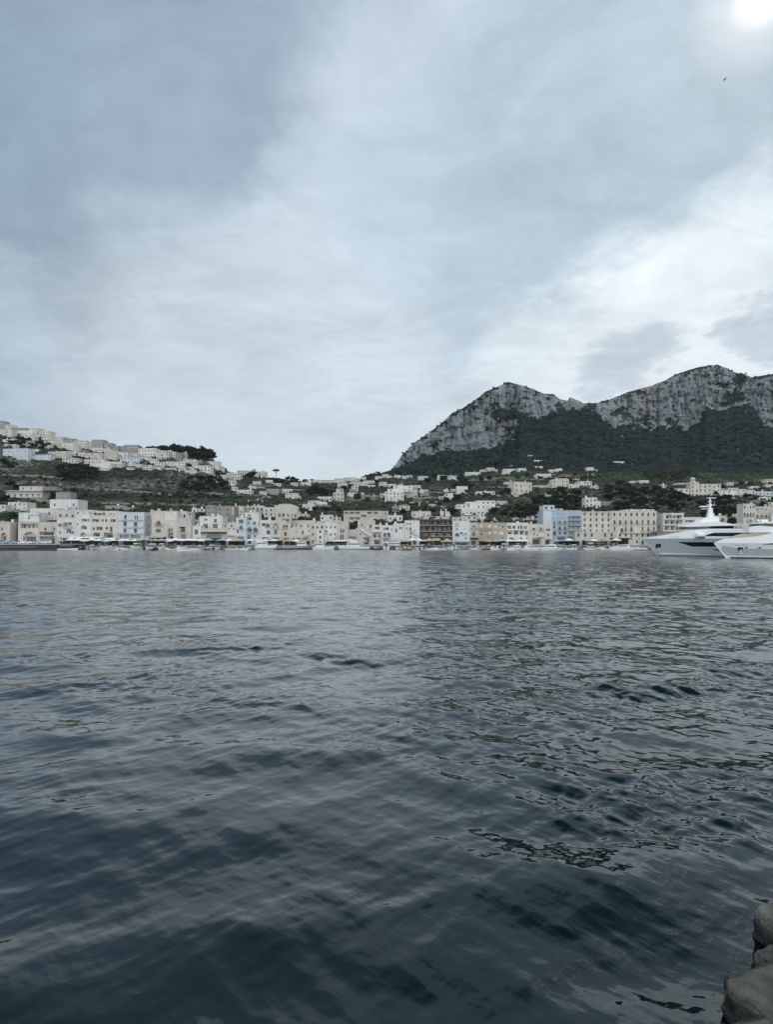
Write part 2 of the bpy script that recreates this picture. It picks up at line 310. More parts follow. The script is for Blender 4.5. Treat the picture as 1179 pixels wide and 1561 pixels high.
def mountain():
    px = MPX; o = np.ones_like(px)
    sk = ctrl(_sky, px) + .9 * fbm(px / 9, 0 * px, 2.0, 3); bs = np.maximum(ctrl(_base, px) + 9 * fbm(px / 13, 0 * px, 5.0, 4, .6) * (px > 620), sk + 1.0)
    Yb = ctrl(_baseY, px); Yt = Yb + 50 + .9 * (bs - sk)
    Y0 = 745 * o; p0 = ctrl(_crest, px) + 6
    Z0 = WZ(p0, Y0); Zb = WZ(bs, Yb); Zt = WZ(sk, Yt)
    Zt = np.where(px < 595, np.minimum(Zt, Zb + 6), Zt)
    tf = np.linspace(0, 1, 150)[:, None]; tc = np.linspace(0, 1, 170)[1:, None]; tb = np.linspace(0, 1, 14)[1:, None]
    # skirt: ravines and spurs run down it
    yf = Y0 + (Yb - Y0) * tf; zf = Z0 + (Zb - Z0) * (tf ** 1.25)
    rel = (4 * tf * (1 - tf)); xx = (px[None] - CX) / F * yf
    zf = zf + rel * (60 * fbm(xx / 170, yf / 420, 1.0, 4) + 8 * fbm(xx / 40, yf / 60, 2.0, 3))
    # cliff: ledges and flutes push the rock in and out
    pc = bs + (sk - bs) * tc; led = tc + .035 * np.sin(tc * 26 + 3 * fbm(px[None] / 30, tc * 2, 7.0, 2)) * (1 - tc) * tc * 4
    yc = Yb + (Yt - Yb) * led; q = (px[None] + 0 * tc); amp = np.clip((bs - sk) / 40, .05, 1)[None] * smooth(0, .12, tc) * (1 - .6 * smooth(.85, 1, tc))
    fl = 60 * fbm(q / 22, pc / 120, 3.0, 3) + 38 * np.abs(fbm(q / 9, pc / 40, 6.0, 3)) + 26 * np.abs(fbm(q / 4.2, pc / 26, 9.0, 3)) + 11 * fbm(q / 7, pc / 4.5, 12.0, 3)
    yc = yc + amp * fl; zc = Zb + (Zt - Zb) * tc
    zc = EYE + (zc - EYE) * yc / (Yb + (Yt - Yb) * tc)
    yk = yc[-1] + 260 * tb; zk = zc[-1] - 20 * tb - (60 * tb ** 2)
    Y = np.vstack([yf, yc, yk]); Z = np.vstack([zf, zc, zk]); X = (px[None] - CX) / F * Y
    # bushes hold on to ledges, gullies and the shoulder: mask of planted rock
    P = PY(Z, Y); q = px[None] + 0 * P
    n = fbm(q / 16, P / 9, 41.0, 4) + .6 * fbm(q / 5, P / 5, 47.0, 3)
    veg = n * 1.2 - .28
    hgt = (P - sk) / np.maximum(bs - sk, 2)
    veg += .55 * (1 - smooth(.0, .16, hgt)) * smooth(560, 640, q) * (q < 730) + .5 * (1 - smooth(0, .1, hgt)) * (q >= 730)
    for ex, ey, rx, ry, s in ((772, 633, 26, 9, .9), (757, 616, 10, 8, .5), (815, 604, 10, 6, .4), (800, 650, 14, 10, .6), (742, 650, 5, 16, .5), (1100, 586, 15, 5, .9), (1112, 607, 18, 7, .9), (1126, 600, 7, 14, .8), (1058, 612, 9, 6, .8), (950, 632, 15, 8, .6), (984, 640, 14, 6, .6), (1128, 575, 8, 6, .6), (900, 616, 12, 9, 1.0), (1020, 640, 18, 5, .3), (985, 600, 30, 5, .3), (850, 618, 12, 5, .4)):
        d = ((q - ex) / rx) ** 2 + ((P - ey) / ry) ** 2; veg += s * np.exp(-d)
    for ex, ey, rx, ry, s in ((728, 670, 16, 20, .6), (700, 665, 14, 22, .4), (1040, 610, 60, 26, .42), (775, 600, 18, 12, .5), (822, 620, 14, 14, .4), (877, 618, 9, 9, .9)):
        d = ((q - ex) / rx) ** 2 + ((P - ey) / ry) ** 2; veg -= s * np.exp(-d)
    veg += .6 * (1 - smooth(.0, .3, (bs - P) / np.maximum(bs - sk, 2))) * (n + .35)      # scrub climbs the foot of the rock
    veg = smooth(-.03, .1, veg)
    veg[:150] = np.where(tf > .985, veg[:150], 1.0) * np.ones_like(q[:150])
    sc = fbm(q[:150] / 9, P[:150] / 4, 61.0, 3); veg[:150] = np.where((sc > .46 - .3 * smooth(.72, 1, tf)) & (tf > .35), 0.0, veg[:150])   # small bare outcrops in the wood
    return X, Y, Z, veg
MX_, MY_, MZ_, MVEG = mountain()
def M_rock():
    m = bpy.data.materials.new('mountain_rock'); nt, nd, L = nodes(m); b = nd['Principled BSDF']; geo = N(nt, 'ShaderNodeNewGeometry')
    def nz(s, d=6, sc=(1, 1, 1), r=.55):
        mp = N(nt, 'ShaderNodeMapping'); mp.inputs['Scale'].default_value = sc; L.new(geo.outputs['Position'], mp.inputs[0])
        n = N(nt, 'ShaderNodeTexNoise'); n.inputs['Scale'].default_value = s; n.inputs['Detail'].default_value = d; n.inputs['Roughness'].default_value = r; L.new(mp.outputs[0], n.inputs['Vector']); return n
    a = ramp(nt, [(.32, (.035, .04, .043)), (.40, (.16, .172, .177)), (.52, (.275, .29, .295)), (.74, (.37, .385, .385))]); L.new(nz(.045, 10, (1.5, .5, .2), .68).outputs['Fac'], a.inputs[0])
    w = ramp(nt, [(.62, (0, 0, 0)), (.74, (1, 1, 1))]); L.new(nz(.012, 4).outputs['Fac'], w.inputs[0])
    wm = N(nt, 'ShaderNodeMix', data_type='RGBA', blend_type='MULTIPLY'); L.new(w.outputs[0], wm.inputs['Factor']); L.new(a.outputs[0], wm.inputs['A']); wm.inputs['B'].default_value = (1.0, .82, .64, 1)
    v = ramp(nt, [(.3, (.022, .03, .022)), (.6, (.042, .052, .036)), (.8, (.06, .065, .045))]); L.new(nz(.12, 6).outputs['Fac'], v.inputs[0])
    at = N(nt, 'ShaderNodeAttribute', attribute_name='veg')
    mx = N(nt, 'ShaderNodeMix', data_type='RGBA'); L.new(at.outputs['Fac'], mx.inputs['Factor']); L.new(wm.outputs['Result'], mx.inputs['A']); L.new(v.outputs[0], mx.inputs['B'])
    L.new(mx.outputs['Result'], b.inputs['Base Color']); b.inputs['Roughness'].default_value = .95; b.inputs['Specular IOR Level'].default_value = .1
    bp = N(nt, 'ShaderNodeBump'); bp.inputs['Distance'].default_value = 9.0; bp.inputs['Strength'].default_value = 1.0; L.new(nz(.16, 8, (1.2, .6, .45), .62).outputs['Fac'], bp.inputs['Height']); L.new(bp.outputs[0], b.inputs['Normal'])
    return m
me = mesh_np('mountain', np.stack([MX_, MY_, MZ_], -1).reshape(-1, 3), grid_faces(*MX_.shape), [M_rock()], smooth_=True)
fattr(me, 'veg', MVEG); link('mountain', me)['kind'] = 'structure'
# ---- woods and scrub: lumpy crowns packed over the ground
def ico(n=1):
    t = (1 + 5 ** .5) / 2
    v = [(-1, t, 0), (1, t, 0), (-1, -t, 0), (1, -t, 0), (0, -1, t), (0, 1, t), (0, -1, -t), (0, 1, -t), (t, 0, -1), (t, 0, 1), (-t, 0, -1), (-t, 0, 1)]
    f = [(0, 11, 5), (0, 5, 1), (0, 1, 7), (0, 7, 10), (0, 10, 11), (1, 5, 9), (5, 11, 4), (11, 10, 2), (10, 7, 6), (7, 1, 8), (3, 9, 4), (3, 4, 2), (3, 2, 6), (3, 6, 8), (3, 8, 9), (4, 9, 5), (2, 4, 11), (6, 2, 10), (8, 6, 7), (9, 8, 1)]
    v = [tuple(np.array(p) / np.linalg.norm(p)) for p in v]
    for _ in range(n):
        c = {}; g = []
        def mid(a, b_):
            k = (min(a, b_), max(a, b_))
            if k not in c:
                p = np.array(v[a]) + np.array(v[b_]); v.append(tuple(p / np.linalg.norm(p))); c[k] = len(v) - 1
            return c[k]
        for a, b_, d in f:
            x, y, z = mid(a, b_), mid(b_, d), mid(d, a); g += [(a, x, z), (b_, y, x), (d, z, y), (x, y, z)]
        f = g
    return np.array(v), np.array(f)
def M_leaf(name, c0, c1, c2, sc=.25):
    m = bpy.data.materials.new(name); nt, nd, L = nodes(m); b = nd['Principled BSDF']; geo = N(nt, 'ShaderNodeNewGeometry')
    n = N(nt, 'ShaderNodeTexNoise'); n.inputs['Scale'].default_value = sc; n.inputs['Detail'].default_value = 7; L.new(geo.outputs['Position'], n.inputs['Vector'])
    ri = N(nt, 'ShaderNodeNewGeometry'); add = N(nt, 'ShaderNodeMath', operation='MULTIPLY_ADD'); L.new(ri.outputs['Random Per Island'], add.inputs[0]); add.inputs[1].default_value = .34; L.new(n.outputs['Fac'], add.inputs[2])
    sb = N(nt, 'ShaderNodeMath', operation='SUBTRACT'); L.new(add.outputs[0], sb.inputs[0]); sb.inputs[1].default_value = .17
    r = ramp(nt, [(.25, c0), (.5, c1), (.78, c2)]); L.new(sb.outputs[0], r.inputs[0]); L.new(r.outputs[0], b.inputs['Base Color'])
    b.inputs['Roughness'].default_value = .8; b.inputs['Specular IOR Level'].default_value = .2
    return m
def blobs(name, P, R, mat, flat=.75, level=1, jit=.28, seed=1):
    bv, bf = ico(level); g = np.random.default_rng(seed); n = len(P)
    a = g.uniform(0, 2 * pi, n); ca, sa = np.cos(a), np.sin(a)
    V = np.repeat(bv[None], n, 0) * (1 + jit * g.normal(size=(n, len(bv), 1)).clip(-1.6, 1.6))
    x = V[..., 0] * ca[:, None] - V[..., 1] * sa[:, None]; y = V[..., 0] * sa[:, None] + V[..., 1] * ca[:, None]
    V = np.stack([x, y, V[..., 2] * flat], -1) * R[:, None, None] + P[:, None, :]
    Fc = (bf[None] + (np.arange(n) * len(bv))[:, None, None]).reshape(-1, 3)
    return mesh_np(name, V.reshape(-1, 3), Fc, [mat], smooth_=False)
LEAF_FAR = M_leaf('far_foliage', (.005, .010, .010), (.012, .02, .018), (.03, .038, .028), .035)
LEAF_SCRUB = M_leaf('scrub_foliage', (.018, .025, .016), (.04, .05, .03), (.085, .088, .06), .09)
LEAF_DARK = M_leaf('dark_foliage', (.012, .019, .014), (.024, .034, .021), (.046, .056, .034), .3)
LEAF_OLIVE = M_leaf('olive_foliage', (.03, .038, .026), (.055, .064, .042), (.09, .098, .07), .3)
def scatter_grid(X, Y, Z, w, n, g):
    A = np.abs(np.gradient(X, axis=1) * np.hypot(np.gradient(Y, axis=0), np.gradient(Z, axis=0))) * w / np.maximum(Y, 1) ** 1.3
    p = A.ravel() / A.sum(); k = g.choice(p.size, n, p=p)
    r = np.stack([X.ravel()[k], Y.ravel()[k], Z.ravel()[k]], -1); return r, k
g = np.random.default_rng(11)
vis = (MPX > 545) & (MPX < 1330)
Xv, Yv, Zv, Vv = MX_[:, vis], MY_[:, vis], MZ_[:, vis], MVEG[:, vis].copy()
Vv[:6] *= .3; Vv[150:] *= .5; Vv[319:] *= .15
P, k = scatter_grid(Xv, Yv, Zv, Vv ** 2, 17000, g)
row = k // Xv.shape[1]; R = g.uniform(2.6, 5.6, len(P)) * np.where(row > 150, .55, 1.0)
P = P + g.normal(size=P.shape) * np.array([2.0, 2.0, .3]); P[:, 2] += R * .25
o = link('mountain_forest', blobs('mountain_forest', P, R, LEAF_FAR, .8, 1, .22, 5)); o['kind'] = 'stuff'
wz = np.ones_like(HX) * np.clip(1.0 + 2.2 * fbm(HX / 70, HYY / 45, 51.0, 4), .05, 2.5); wz[:9] = 0; wz[-12:] = .4; wz[:, (HPX < -200) | (HPX > 1400)] *= .2
P, k = scatter_grid(HX, HYY, HZ, wz, 24000, g)
R = g.uniform(.5, 1.7, len(P)) ** 1.25; P = P + g.normal(size=P.shape) * np.array([1.2, 1.2, 0]); P[:, 2] = [ground_z(a, b_) for a, b_ in P[:, :2]]; P[:, 2] += R * .3
o = link('hillside_scrub', blobs('hillside_scrub', P, R, LEAF_SCRUB, .75, 1, .25, 6)); o['kind'] = 'stuff'
# ---------------------------------------------------------------- water
def water():
    far_ = np.geomspace(14, 60000, 40); px = np.concatenate([(-914 - far_)[::-1], np.arange(-900, -60, 14.0), np.arange(-60, 1240, 1.6), np.arange(1240, 2080, 14.0), 2080 + far_])
    py = np.concatenate([np.arange(2700, 1600, -30.0), np.arange(1600, 1100, -.95), np.arange(1100, 930, -.34), np.arange(930, 838, -.16), np.linspace(838, 835.3, 12)])
    Y1 = F * EYE / (py - HY); Y = np.repeat(Y1[:, None], len(px), 1); X = (px[None] - CX) / F * Y
    dY = np.abs(np.gradient(Y1))[:, None]; dX = Y1[:, None] / F * 1.6; cell = np.maximum(dY, dX)
    gz = np.random.default_rng(23); Z = np.zeros_like(X); lost = np.zeros_like(dY)
    gust = np.clip(.78 + .8 * fbm(X / 16, Y / 9, 2.0, 3) + .5 * smooth(-1.5, 5, X - .02 * Y), .2, 2.0)
    lee = smooth(-.12, .22, X / np.maximum(Y, 1) + .05 * fbm(X / 9, Y / 9, 7.0, 2)); calm = (.72 + .38 * smooth(18, 80, Y)) * (1 - lee) + 1.06 * lee; calm = calm * (1 + .5 * smooth(45, 130, Y))      # the jetty keeps the near water calmer on one side
    bands = [(5.5, 9, .016, 6), (3.0, 5.5, .034, 8), (1.6, 3.0, .052, 12), (.85, 1.6, .06, 16), (.42, .85, .058, 18), (.2, .42, .05, 18), (.1, .2, .038, 14), (.05, .1, .022, 12)]
    for bi, (l0, l1, slope, n) in enumerate(bands):
        acc = np.zeros_like(X); lm = sqrt(l0 * l1)
        for i in range(n):
            lam = gz.uniform(l0, l1); k = 2 * pi / lam
            s = 1 if i % 2 else -1
            th = radians(90 + s * gz.uniform(4, 34 if bi < 3 else 58)); p = gz.uniform(0, 2 * pi)
            ph = k * (X * cos(th) + Y * sin(th)) + p + 1.3 * SWAY
            if bi < 2: acc += np.sin(ph) / k
            else: acc += (1 - 2 * np.abs(np.sin(ph / 2)) ** 1.35) / k * 1.1       # peaky crests
        fade = 1 - smooth(.3, .6, cell / lm)
        lost = lost + (slope ** 2) * (1 - fade ** 2)
        mod = 1 if bi < 3 else gust
        if bi == 2: crest = smooth(-.2, 1.6, Z / (Z.std() + 1e-9))
        if bi > 2: mod = mod * (.68 + 1.1 * crest ** 2)
        Z += acc * slope * sqrt(2.0 / n) * fade * mod
    Z *= (1 - smooth(900, 1800, np.abs(px - CX)))[None]; nv = X.size; y0 = float(Y1[0])
    V = np.concatenate([np.stack([X, Y, Z], -1).reshape(-1, 3), np.array([(-4000, -4000, -.06), (4000, -4000, -.06), (4000, y0 + .4, -.06), (-4000, y0 + .4, -.06)])])
    me = mesh_np('water', V, np.concatenate([grid_faces(*X.shape), np.array([[nv, nv + 1, nv + 2, nv + 3]])]), [M_water()], smooth_=True)
    fattr(me, 'ripple', np.concatenate([(np.sqrt(lost) + 0 * X).ravel(), [.05] * 4]))
    o = link('water', me); o['kind'] = 'structure'
def M_water():
    m = bpy.data.materials.new('sea_water'); nt, nd, L = nodes(m); b = nd['Principled BSDF']; geo = N(nt, 'ShaderNodeNewGeometry')
    b.inputs['Base Color'].default_value = (.0001, .007, .0095, 1); b.inputs['Roughness'].default_value = .03; b.inputs['IOR'].default_value = 1.75; b.inputs['Specular Tint'].default_value = (.03, .10, .13, 1); b.inputs['Specular IOR Level'].default_value = .5
    # ripples finer than the mesh: part as micro-roughness, part as a visible tilt of the surface
    ra = N(nt, 'ShaderNodeAttribute', attribute_name='ripple'); rk = N(nt, 'ShaderNodeMath', operation='MULTIPLY'); L.new(ra.outputs['Fac'], rk.inputs[0]); rk.inputs[1].default_value = ROUGHK
    rs = N(nt, 'ShaderNodeMath', operation='SQRT'); L.new(rk.outputs[0], rs.inputs[0]); rm = N(nt, 'ShaderNodeMath', operation='MAXIMUM'); L.new(rs.outputs[0], rm.inputs[0]); rm.inputs[1].default_value = .03; L.new(rm.outputs[0], b.inputs['Roughness'])
    mp = N(nt, 'ShaderNodeMapping'); mp.inputs['Scale'].default_value = (.4, .9, 1); L.new(geo.outputs['Position'], mp.inputs[0])
    def tilt(scale, det):
        n = N(nt, 'ShaderNodeTexNoise'); n.inputs['Scale'].default_value = scale; n.inputs['Detail'].default_value = det; n.inputs['Roughness'].default_value = .6; L.new(mp.outputs[0], n.inputs['Vector'])
        s = N(nt, 'ShaderNodeVectorMath', operation='SUBTRACT'); L.new(n.outputs['Color'], s.inputs[0]); s.inputs[1].default_value = (.5, .5, .5); return s
    a = tilt(1.3, 5)
    at = N(nt, 'ShaderNodeAttribute', attribute_name='ripple'); k = N(nt, 'ShaderNodeMath', operation='MULTIPLY'); L.new(at.outputs['Fac'], k.inputs[0]); k.inputs[1].default_value = RIPPLE
    s = N(nt, 'ShaderNodeVectorMath', operation='SCALE'); L.new(a.outputs[0], s.inputs[0]); L.new(k.outputs[0], s.inputs['Scale'])
    f = N(nt, 'ShaderNodeVectorMath', operation='MULTIPLY'); L.new(s.outputs[0], f.inputs[0]); f.inputs[1].default_value = (.6, 1, 0)
    ad = N(nt, 'ShaderNodeVectorMath', operation='ADD'); L.new(geo.outputs['Normal'], ad.inputs[0]); L.new(f.outputs[0], ad.inputs[1])
    nm = N(nt, 'ShaderNodeVectorMath', operation='NORMALIZE'); L.new(ad.outputs[0], nm.inputs[0]); L.new(nm.outputs[0], b.inputs['Normal']); L.new(nm.outputs[0], b.inputs['Coat Normal']); L.new(rm.outputs[0], b.inputs['Coat Roughness']); b.inputs['Coat Weight'].default_value = 1; b.inputs['Coat IOR'].default_value = 1.33
    return m
SWAY, RIPPLE, ROUGHK = 0.0, 7.0, .4
water()
# ---------------------------------------------------------------- houses
WALLS = {'white': (.655, .635, .60), 'cream': (.595, .545, .48), 'peach': (.565, .495, .425), 'ochre': (.44, .365, .285), 'yellow': (.58, .525, .445), 'blue': (.40, .45, .525), 'pale blue': (.555, .585, .61),
         'grey': (.31, .30, .28), 'dark brown': (.085, .07, .06), 'taupe': (.30, .265, .245), 'beige': (.53, .48, .43), 'stone': (.25, .23, .2), 'pink': (.52, .42, .37)}
def wallm(c): return paint('plaster_' + c.replace(' ', '_'), WALLS[c], .85, .10, .22, .16)
ROOF = {'grey': paint('roof_grey', (.36, .355, .34), .9, .2, .5), 'pale': paint('roof_pale', (.6, .59, .56), .9, .15, .5), 'tile': paint('roof_tile', (.26, .17, .12), .9, .3, 1.2), 'slate': paint('roof_slate', (.06, .09, .13), .6, .2, 1.0)}
GLASS = paint('window_glass', (.018, .022, .026), .12, .3, .5, spec=.6)
FRAME = {'white': paint('frame_white', (.62, .62, .6), .6, .05), 'dark': paint('frame_dark', (.05, .045, .04), .6, .1), 'wood': paint('frame_wood', (.16, .1, .06), .7, .15)}
SHUT = {'grey': paint('shutter_grey', (.3, .3, .29), .7), 'green': paint('shutter_green', (.07, .1, .085), .7), 'blue': paint('shutter_blue', (.28, .4, .55), .7), 'white': paint('shutter_white', (.62, .61, .58), .7), 'brown': paint('shutter_brown', (.13, .09, .065), .7)}
IRON = paint('iron_rail', (.1, .1, .1), .5, .1); PALERAIL = paint('pale_rail', (.6, .61, .6), .6, .1)
CLOTH = {'white': paint('canvas_white', (.8, .8, .78), .8, .06), 'black': paint('canvas_black', (.012, .013, .016), .8, .1), 'navy': paint('canvas_navy', (.04, .07, .14), .8, .1), 'blue': paint('canvas_blue', (.2, .33, .48), .8, .1), 'tan': paint('canvas_tan', (.5, .38, .25), .8, .1), 'grey': paint('canvas_grey', (.4, .41, .41), .8, .1)}
_cache = {}
def win_mesh(w, h, fr, typ):
    w = round(w, 1); h = round(h, 1); k = (w, h, fr, typ)
    if k in _cache: return _cache[k]
    b = MB(); f = FRAME[fr]; t = .09
    b.box(-w / 2, -w / 2 + t, 0, .08, 0, h, f); b.box(w / 2 - t, w / 2, 0, .08, 0, h, f); b.box(-w / 2 + t, w / 2 - t, 0, .08, h - t, h, f); b.box(-w / 2 + t, w / 2 - t, 0, .08, 0, t, f)
    n = max(1, int(round(w / .75)))
    for i in range(1, n): x = -w / 2 + w * i / n; b.box(x - .03, x + .03, .01, .07, t, h - t, f)
    if typ == 'half': b.poly([(-w / 2 + t, .05, t), (w / 2 - t, .05, t), (w / 2 - t, .05, h * .5), (-w / 2 + t, .05, h * .5)], f); b.poly([(-w / 2 + t, .05, h * .5), (w / 2 - t, .05, h * .5), (w / 2 - t, .05, h - t), (-w / 2 + t, .05, h - t)], GLASS)
    else: b.poly([(-w / 2 + t, .05, t), (w / 2 - t, .05, t), (w / 2 - t, .05, h - t), (-w / 2 + t, .05, h - t)], GLASS)
    _cache[k] = b.data('window'); return _cache[k]
def shut_mesh(w, h, c):
    w = round(w, 1); h = round(h, 1); k = ('s', w, h, c)
    if k in _cache: return _cache[k]
    b = MB(); b.box(-w / 2, w / 2, -.05, 0, 0, h, SHUT[c])
    for i in range(int(h / .16)): b.box(-w / 2 + .05, w / 2 - .05, -.07, -.052, i * .16 + .05, i * .16 + .13, SHUT[c])
    _cache[k] = b.data('shutter'); return _cache[k]
def balc_mesh(w, rail='iron', solid=None):
    w = round(w, 1); k = ('b', w, rail, solid)
    if k in _cache: return _cache[k]
    b = MB(); m = IRON if rail == 'iron' else PALERAIL; d = .95
    b.box(-w / 2, w / 2, -d, .0, -.16, 0, wallm(solid) if solid else ROOF['pale'])
    b.box(-w / 2, w / 2, -d, -d + .05, .92, 1.0, m)
    n = max(2, int(w / .3))
    for i in range(n + 1): x = -w / 2 + .03 + (w - .06) * i / n; b.box(x - .022, x + .022, -d, -d + .04, 0, .92, m)
    for s in (-1, 1): b.box(s * w / 2 - .03, s * w / 2 + .03, -d + .05, 0, .92, 1.0, m)
    _cache[k] = b.data('balcony'); return _cache[k]
def facade(b, W, z0, H, ops, mat, y=0.0, x0=None):
    """front wall with real openings: reveals run back from each hole, arches have round heads"""
    xa = -W / 2 if x0 is None else x0; xb = xa + W
    ok = []
    for o in sorted(ops, key=lambda o: -(o[1] - o[0]) * (o[3] - o[2])):
        if o[0] < xa + .12 or o[1] > xb - .12 or o[3] > H - .12 or o[2] < z0 + .05: continue
        if any(o[0] < p[1] + .05 and o[1] > p[0] - .05 and o[2] < p[3] + .05 and o[3] > p[2] - .05 for p in ok): continue
        ok.append(o)
    xs = sorted({xa, xb, *[o[0] for o in ok], *[o[1] for o in ok]}); zs = sorted({z0, H, *[o[2] for o in ok], *[o[3] for o in ok]})
    for j in range(len(zs) - 1):
        run = None
        zc = (zs[j] + zs[j + 1]) / 2
        for i in range(len(xs) - 1):
            xc = (xs[i] + xs[i + 1]) / 2; hole = any(o[0] < xc < o[1] and o[2] < zc < o[3] for o in ok)
            if hole:
                if run is not None: b.poly([(run, y, zs[j]), (xs[i], y, zs[j]), (xs[i], y, zs[j + 1]), (run, y, zs[j + 1])], mat); run = None
            elif run is None: run = xs[i]
        if run is not None: b.poly([(run, y, zs[j]), (xb, y, zs[j]), (xb, y, zs[j + 1]), (run, y, zs[j + 1])], mat)
    for a, c, p, q, kind in ok:
        d = {'w': .2, 'd': .22, 'l': 1.9, 'a': 1.6, 's': 1.8}[kind]
        b.poly([(a, y, p), (a, y + d, p), (a, y + d, q), (a, y, q)], mat); b.poly([(c, y + d, p), (c, y, p), (c, y, q), (c, y + d, q)], mat)
        b.poly([(a, y, q), (a, y + d, q), (c, y + d, q), (c, y, q)], mat); b.poly([(a, y + d, p), (a, y, p), (c, y, p), (c, y + d, p)], mat)
        if kind in 'las': b.poly([(a, y + d, p), (c, y + d, p), (c, y + d, q), (a, y + d, q)], mat)
        if kind == 'a':   # spandrels of the arch
            r = (c - a) / 2; hh = min(r, (q - p) * .6); m = 8
            for s in (-1, 1):
                cx_ = (a + c) / 2; corner = (cx_ + s * r, y + .002, q)
                for i in range(m):
                    t0, t1 = pi / 2 * i / m, pi / 2 * (i + 1) / m
                    p0 = (cx_ + s * r * cos(t0), y + .002, q - hh + hh * sin(t0)); p1 = (cx_ + s * r * cos(t1), y + .002, q - hh + hh * sin(t1))
                    b.poly([corner, p0, p1] if s < 0 else [corner, p1, p0], mat)
    return ok
REG = []      # things that get their label at the end: (object, px, py, words)
def volume(parent, name, W, D, z0, H, col, ops, roof, x0=None, y0=0.0, near=True, over=.12):
    """one storey block: walls (with holes when near) and a roof as a part"""
    b = MB(); m = wallm(col); xa = -W / 2 if x0 is None else x0; xb = xa + W
    if near: ok = facade(b, W, z0, H, ops, m, y0, xa)
    else:
        b.poly([(xa, y0, z0), (xb, y0, z0), (xb, y0, H), (xa, y0, H)], m); ok = [o for o in ops if o[0] > xa + .1 and o[1] < xb - .1 and o[3] < H - .1]
    b.poly([(xb, y0, z0), (xb, y0 + D, z0), (xb, y0 + D, H), (xb, y0, H)], m); b.poly([(xa, y0 + D, z0), (xa, y0, z0), (xa, y0, H), (xa, y0 + D, H)], m)
    b.poly([(xb, y0 + D, z0), (xa, y0 + D, z0), (xa, y0 + D, H), (xb, y0 + D, H)], m); b.poly([(xa, y0, H), (xb, y0, H), (xb, y0 + D, H), (xa, y0 + D, H)], m)
    w = b.build(name, parent)
    r = MB(); rm = ROOF[roof if roof in ROOF else 'pale']
    if roof in ('tile', 'slate'):
        hh = min(1.8, D * .22); v = [(xa - .3, y0 - .3, H), (xb + .3, y0 - .3, H), (xb + .3, y0 + D + .3, H), (xa - .3, y0 + D + .3, H), (xa + min(W, D) * .35, y0 + D / 2, H + hh), (xb - min(W, D) * .35, y0 + D / 2, H + hh)]
        r.mesh(v, [(0, 1, 5, 4), (1, 2, 5), (2, 3, 4, 5), (3, 0, 4), (3, 2, 1, 0)], rm)
    elif roof == 'vault':
        n = 8; v = []
        for i in range(n + 1):
            t = pi * i / n; v += [(xa + W / 2 - W / 2 * cos(t), y0 - .05, H + W * .16 * sin(t)), (xa + W / 2 - W / 2 * cos(t), y0 + D, H + W * .16 * sin(t))]
        r.mesh(v, [(2 * i, 2 * i + 2, 2 * i + 3, 2 * i + 1) for i in range(n)] + [tuple(range(0, 2 * n + 2, 2))[::-1], tuple(range(1, 2 * n + 2, 2))], m)
    else:
        r.box(xa - over, xb + over, y0 - over, y0 + D + over, H, H + .22, rm if roof == 'grey' else m)
        r.box(xa + .3, xb - .3, y0 + .3, y0 + D - .3, H + .22, H + .3, rm)
    r.build('roof', w if name != 'wall' else parent)
    return w, ok
